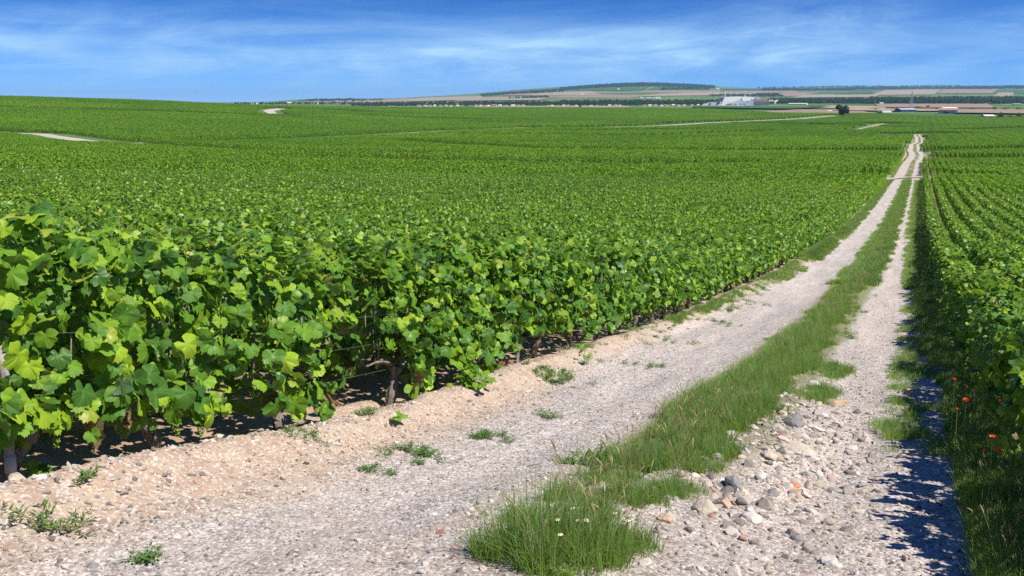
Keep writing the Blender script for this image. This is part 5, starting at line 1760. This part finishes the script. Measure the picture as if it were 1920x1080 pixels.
COLR = [M_WHITE, M_CREAM]
town = [(785, 7, 3.2), (797, 6, 3), (806, 7, 3.4), (815, 6, 3), (826, 6, 3), (836, 6, 2.8), (846, 7, 3), (858, 6, 2.8), (893, 7, 3.4), (901, 6, 3), (908, 7, 3.2), (916, 6, 3), (926, 10, 4), (938, 7, 3.4), (949, 6, 2.8), (962, 8, 3.4), (971, 7, 3.4), (981, 6, 2.6),
        (1028, 7, 2.6), (1036, 6, 2.4), (1047, 5, 2.4), (1057, 7, 3), (1066, 6, 3), (1081, 5, 2.4), (1097, 6, 2.4), (1108, 7, 2.6), (1119, 5, 2.2), (1143, 6, 2.6), (1155, 6, 3), (1163, 5, 2.6), (1209, 8, 3), (1219, 7, 3), (1229, 8, 3.4), (1241, 6, 2.6), (1251, 6, 2.8), (1263, 7, 3), (1273, 8, 3), (1283, 7, 2.8), (1298, 7, 3), (1308, 7, 3)]
DESC = ['small white village house with clay roof', 'cream village house with clay roof', 'white village house', 'low white village house']
for i, (px, w, h) in enumerate(town):
    py = 200.2 - (px - 785) * .0022 + random.uniform(-.5, .3)
    if px < 1000: wh = '%s from the hill side in the village before the tree belt' % ORD[i]
    else: wh = '%s in the scattered houses towards the factory' % ORD[i - 18]
    house(px, py, w * .9, h, '%s house %s' % (['white', 'cream'][i % 3 == 2], wh), COLR[i % 3 == 2], [M_TILE, M_CONC, M_TILE, M_WHITE][i % 4])
for i, (px, py, w, h) in enumerate([(1203, 185.5, 6, 3), (1216, 185.7, 8, 3), (1227, 185.5, 7, 2.6), (1235, 185.2, 8, 3)]):
    house(px, py, w, h, '%s white house of the hamlet below the far hill' % ORD[i], M_WHITE, M_CONC, group='hamlet houses')
for i, (px, py, w, h) in enumerate([(456, 195.6, 6, 2), (472, 195.6, 5, 1.8), (484, 195.5, 8, 2.2), (492, 195.4, 6, 1.8), (508, 195.3, 6, 3), (523, 195.2, 7, 2.6), (541, 195, 9, 3.4), (594, 195.6, 6, 3), (650, 196, 7, 2), (763, 195.5, 12, 3.5), (790, 195.6, 9, 3), (800, 195.8, 12, 3), (1092, 178, 5, 2), (1048, 171.5, 5, 2), (1160, 168.5, 4, 2), (1346, 168, 5, 2)]):
    house(px, py, w, h, '%s distant white building counted along the hazy far town and slopes' % ORD[i], M_WHITE, M_WHITE, group='distant white buildings', win=False)

# red-roofed shed with white gable, barn and farm by the field edge
def shed(px0, px1, py, h, rz, label, wall, roof, gable=None, d_m=18, doors=(), name='barn'):
    P0, P1 = hit(px0, py), hit(px1, py)
    w = np.linalg.norm(P1[:2] - P0[:2]); dd = depth(P0); H = h / F * dd
    e = link(name, None, None, ((P0[0] + P1[0]) / 2, (P0[1] + P1[1]) / 2, min(P0[2], P1[2]) - .3), (0, 0, math.atan2(P1[1] - P0[1], P1[0] - P0[0]) + rz)); tag(e, label, 'barn')
    hw = H * .66
    mb = MB(); mb.box((0, d_m / 2, hw / 2), (w, d_m, hw)); link('wall', mb.build('wall', wall), e)
    for s in (-1, 1):
        mb = MB(); mb.add(np.array([[s * (w / 2 + .05), 0, 0], [s * (w / 2 + .05), d_m, 0], [s * (w / 2 + .05), d_m, hw], [s * (w / 2 + .05), d_m / 2, H * .96], [s * (w / 2 + .05), 0, hw]]), np.array([[0, 1, 2, 3, 4]]))
        link('gable', mb.build('gable', gable or wall), e)
    mb = MB(); o_ = .5
    V = np.array([[-w / 2 - o_, -o_, hw], [w / 2 + o_, -o_, hw], [w / 2 + o_, d_m / 2, H], [-w / 2 - o_, d_m / 2, H], [w / 2 + o_, d_m + o_, hw], [-w / 2 - o_, d_m + o_, hw]])
    mb.add(np.vstack([V, V + np.array([0, 0, .25])]), np.array([[0, 1, 2, 3], [3, 2, 4, 5], [6, 7, 8, 9], [9, 8, 10, 11], [0, 1, 7, 6], [5, 4, 10, 11]]))
    link('roof', mb.build('roof', roof), e)
    for (u, wd, hd) in doors:
        mb = MB(); mb.box((u * w, -.06, hd / 2), (wd, .12, hd)); link('door', mb.build('door', M_DARK), e)
    return e


shed(1760, 1795, 213.3, 10.5, -.35, 'grey-walled shed with reddish roof and white gable by the vineyard edge', M_BLUEG, M_TILE, M_WHITE, 26, [(-.18, 4, 4), (-.02, 3, 3)])
shed(1689, 1719, 210.3, 7.5, 0.0, 'low dark barn with blue-grey roof among hedges', M_DARK, M_BLUEG, M_DARK, 16)
shed(1846, 1866, 221.5, 6.5, .15, 'white farmhouse with pale roof beside trees', M_WHITE, M_WHITE, M_WHITE, 10, [(.1, 2, 2.4)], 'farmhouse')
shed(1768, 1796, 205, 4.0, .1, 'long white shed roofs behind the red-roofed shed', M_CREAM, M_WHITE, M_WHITE, 14)
shed(1650, 1672, 211, 3.2, 0, 'low white roadside sheds near the hedge', M_WHITE, M_WHITE, M_WHITE, 8)
shed(1802, 1810, 214, 2.6, 0, 'tiny white hut beside the red-roofed shed', M_WHITE, M_WHITE, M_WHITE, 5)
shed(1553, 1567, 209, 2.2, 0, 'low white polytunnel on the stubble behind the lone tree', M_WHITE, M_WHITE, M_WHITE, 8)
shed(1478, 1512, 196.3, 3.0, 0, 'long low white greenhouse beyond the factory', M_WHITE, M_WHITE, M_WHITE, 20)
shed(1650, 1657, 195.3, 3.0, 0, 'small white barn before the long wood', M_WHITE, M_WHITE, M_WHITE, 12)
shed(1850, 1862, 195.3, 3.2, 0, 'small grey barn under the long wood', M_BLUEG, M_DARKROOF, M_BLUEG, 14)
shed(1900, 1915, 197.5, 3.4, 0, 'pale green-roofed barn under the long wood', M_CONC, M_BLUEG, M_CONC, 14)
drape('farm_yard', [(1822, 222), (1846, 222), (1850, 218.5), (1835, 218.5)], 'chalk', 6, .4)


def factory():
    B = hit(1392, 198.2); dd = depth(B); k = dd / F       # metres per photo pixel
    e = link('factory', None, None, (B[0], B[1], B[2] - .5), (0, 0, YAW)); tag(e, 'white factory with sloping conveyor hall and two chimneys on the plain', 'factory')
    X = lambda px: (px - 1392) * k
    H = lambda py: (198.2 - py) * k
    def box(nm, x0, x1, y0, y1, dy, dp, m_, yb=198.4):
        mb = MB(); z1 = H(y0); z0_ = H(y1)
        mb.box(((X(x0) + X(x1)) / 2, dy + dp / 2, (z0_ + z1) / 2), (X(x1) - X(x0), dp, z1 - z0_)); return link(nm, mb.build(nm, m_), e)
    def prism(nm, pts, dy, dp, m_):
        n = len(pts); f = np.array([[X(a_), dy, H(c_)] for a_, c_ in pts]); bk = f + np.array([0, dp, 0])
        mb = MB(); mb.add(np.vstack([f, bk]), [np.arange(n)[None, :], np.arange(n)[None, ::-1] + n, np.array([[i, (i + 1) % n, (i + 1) % n + n, i + n] for i in range(n)])])
        return link(nm, mb.build(nm, m_), e)
    prism('storage_hall', [(1357, 198.2), (1358, 193), (1363, 182.5), (1395, 181), (1397, 198.2)], 30, 60, M_WHITE)
    prism('conveyor_gallery', [(1368, 191.5), (1396, 184.2), (1396, 182.6), (1368, 189.5)], 18, 8, M_WHITE)
    prism('process_hall', [(1372, 198.2), (1373, 194.5), (1392, 188), (1404, 192), (1404, 198.2)], 2, 26, M_BLUEG)
    box('tower_block', 1396, 1405, 181.2, 198.2, 26, 30, M_WHITE)
    box('long_hall', 1404, 1423, 181.8, 198.2, 40, 40, M_WHITE)
    box('end_block', 1423, 1432, 181.6, 190, 38, 36, M_BLUEG)
    box('blue_hall', 1404, 1415, 188.5, 198.2, 14, 24, M_BLUEG)
    box('red_roof_hall', 1414, 1444, 186.3, 194, 26, 10, M_TILE)
    box('dark_shed', 1408, 1446, 190.5, 198.2, 20, 5, M_DARKROOF)
    for a_, c_ in ((1445, 1449), (1450, 1454)):
        prism('white_gable', [(a_, 190), ((a_ + c_) / 2, 185.8), (c_, 190)], 22, 10, M_WHITE)
    prism('hopper', [(1456, 188.5), (1464, 187), (1459, 192), (1457, 196)], 22, 8, M_WHITE)
    box('office_block', 1347, 1353, 190.5, 197.8, 8, 16, M_WHITE)
    box('dark_garage', 1334, 1346, 191.2, 197.6, 10, 16, M_BLUEG)
    prism('stock_shed', [(1318, 197.8), (1322, 194.5), (1333, 191.5), (1334, 197.8)], 18, 14, M_CONC)
    box('white_tank', 1381, 1383, 193.8, 198.4, -2, 4, M_WHITE)
    for nm, px, py, r_ in (('chimney', 1365.5, 173.8, 1.3), ('chimney', 1403.5, 170.8, .85)):
        mb = MB(); z = np.linspace(0, H(py), 9)
        mb.tube(np.stack([np.full(9, X(px)), np.full(9, 45.), z], -1), r_ * k * np.linspace(1.15, .85, 9), 10)
        c = link(nm, mb.build(nm, M_WHITE, True), e)
        for q in (.70, .80, .90):
            mb = MB(); z0_ = H(py) * q; mb.tube(np.array([[X(px), 45., z0_], [X(px), 45., z0_ + H(py) * .05]]), r_ * k * 1.0, 10); link('band', mb.build('band', M_TILE, True), c)
    for i in range(7):
        box('window', 1375 + i * 3.4, 1376.6 + i * 3.4, 194.6, 196.6, 1.9, .3, M_GLASS)


factory()


def pylon():
    P = hit(1708, 203.5); dd = depth(P); H = 31.5 / F * dd
    e = link('pylon', None, None, P, (0, 0, YAW)); tag(e, 'tall grey lattice pylon in front of the long wood', 'pylon')
    b_ = .085 * H; mb = MB(); legs = []
    def w(t): return b_ * (1 - t) ** 1.3 + .010 * H
    for sx in (-1, 1):
        for sy in (-1, 1):
            m2 = MB(); t = np.linspace(0, 1, 8)
            m2.tube(np.stack([sx * w(t), sy * w(t), t * H], -1), .007 * H, 4); link('leg', m2.build('leg', M_STEEL), e)
    for i in range(9):
        t0, t1 = i / 9, (i + 1) / 9
        for s in (-1, 1):
            mb.tube(np.array([[-w(t0), s * w(t0), t0 * H], [w(t1), s * w(t1), t1 * H]]), .004 * H, 4); mb.tube(np.array([[w(t0), s * w(t0), t0 * H], [-w(t1), s * w(t1), t1 * H]]), .004 * H, 4)
    link('bracing', mb.build('bracing', M_STEEL), e)
    for t, l_ in ((.72, .14), (.83, .17), (.93, .12)):
        mb = MB(); mb.tube(np.array([[-l_ * H, 0, t * H], [0, 0, t * H + .03 * H], [l_ * H, 0, t * H]]), .006 * H, 4); link('crossarm', mb.build('crossarm', M_STEEL), e)


pylon()

P = hit(1208, 157.5); k = depth(P) / F
e = link('water_tower', None, None, (P[0], P[1], P[2] - 2), (0, 0, YAW)); tag(e, 'slender tower rising from the wood on the far hill top', 'tower')
mb = MB(); mb.tube(np.array([[0, 0, 0], [0, 0, 6.2 * k]]), [1.1 * k, .8 * k], 10); link('shaft', mb.build('shaft', M_CONC, True), e)
mb = MB(); mb.tube(np.array([[0, 0, 5.6 * k], [0, 0, 6.6 * k], [0, 0, 7.4 * k]]), [1.0 * k, 1.6 * k, 1.2 * k], 12); link('tank', mb.build('tank', M_CONC, True), e)

# ------------------------------------------------------------------ vehicles in the fields
def van(px, py, wpx, label, paint=M_WHITE, rz=0.0):
    P = hit(px, py); k = depth(P) / F; s = max(wpx * k / 5.0, .6)
    e = link('van', None, None, P, (0, 0, YAW + rz), s); tag(e, label, 'van')
    prof = np.array([[-2.5, .45], [2.45, .45], [2.5, 1.05], [1.75, 1.25], [1.15, 2.15], [-2.4, 2.2], [-2.5, 1.2]])
    f = np.array([[x, -.95, z] for x, z in prof]); n = len(f)
    mb = MB(); mb.add(np.vstack([f, f + np.array([0, 1.9, 0])]), [np.arange(n)[None, :], np.arange(n)[None, ::-1] + n, np.array([[(i + 1) % n, i, i + n, (i + 1) % n + n] for i in range(n)])])
    link('body', mb.build('body', paint), e)
    mb = MB(); mb.box((1.0, -.97, 1.65), (.8, .04, .55)); link('window', mb.build('window', M_GLASS), e)
    mb = MB(); mb.box((1.62, 0, 1.6), (.05, 1.6, .6)); link('windscreen', mb.build('windscreen', M_GLASS), e)
    for x in (-1.6, 1.6):
        for y in (-.95, .95):
            mb = MB(); mb.tube(np.array([[x, y - .1, .36], [x, y + .1, .36]]), .36, 12); link('wheel', mb.build('wheel', M_RUBBER), e)


def tractor(px, py, hpx, label, paint=M_DARK):
    P = hit(px, py); k = depth(P) / F; s = max(hpx * k / 3.0, .8)
    e = link('straddle_tractor', None, None, P, (0, 0, YAW + .4), s); tag(e, label, 'tractor')
    mb = MB(); mb.box((0, 0, 2.0), (2.6, 1.5, .9)); mb.box((.9, 0, 1.5), (.3, 1.5, .6)); link('body', mb.build('body', paint), e)
    mb = MB(); mb.box((-.3, 0, 2.95), (1.1, 1.2, 1.0), taper=.85); link('cab', mb.build('cab', M_GLASS), e)
    for x in (-1, 1):
        for y in (-.8, .8):
            mb = MB(); mb.tube(np.array([[x, y - .14, .55], [x, y + .14, .55]]), .55, 12); link('wheel', mb.build('wheel', M_RUBBER), e)
            mb = MB(); mb.tube(np.array([[x, y, .55], [x, y, 1.7]]), .1, 6); link('leg', mb.build('leg', paint), e)


van(1048, 242, 9, 'white van parked beside the valley path')
tractor(1000, 240.5, 6.5, 'dark straddle tractor where the valley path ends', M_DARK)
tractor(702, 207, 5, 'blue straddle tractor working in the distant vines', M_BLUE)
van(1062, 208, 5, 'small white van among the farthest vines', M_WHITE, .6)
van(1149, 209, 4.5, 'second small white van among the farthest vines, nearer the factory', M_WHITE, .2)

# ------------------------------------------------------------------ haze
def haze():
    R_, z0_, z1_ = R_END * 1.05, -300, 230
    zmin = float(min(v for v in (terrain(np.array([0., 3000, -9000, 12000, -12000]), np.array([20000., 17000, 16000, -12000, -12000])).min(),))) - 60
    mb = MB(); mb.box((0, 0, (min(zmin, z0_) + z1_) / 2), (2 * R_, 2 * R_, z1_ - min(zmin, z0_)))
    m, bb = mat('haze_air')
    v = bb.n('ShaderNodeVolumePrincipled'); v.inputs['Color'].default_value = (0.36, 0.63, 1.0, 1); v.inputs['Density'].default_value = 4.4e-5
    v.inputs['Anisotropy'].default_value = 0.2
    o = bb.n('ShaderNodeOutputMaterial'); bb.put(o.inputs['Volume'], v.outputs[0])
    h = link('haze', mb.build('haze', m)); tag(h, 'pale blue haze lying over the distant plain', 'haze', None, 'stuff')


haze()
print('individual leaves', LEAF_COUNT, 'objects', len(bpy.data.objects), 'cells', len(rest), len(cellsC), len(cellsD))
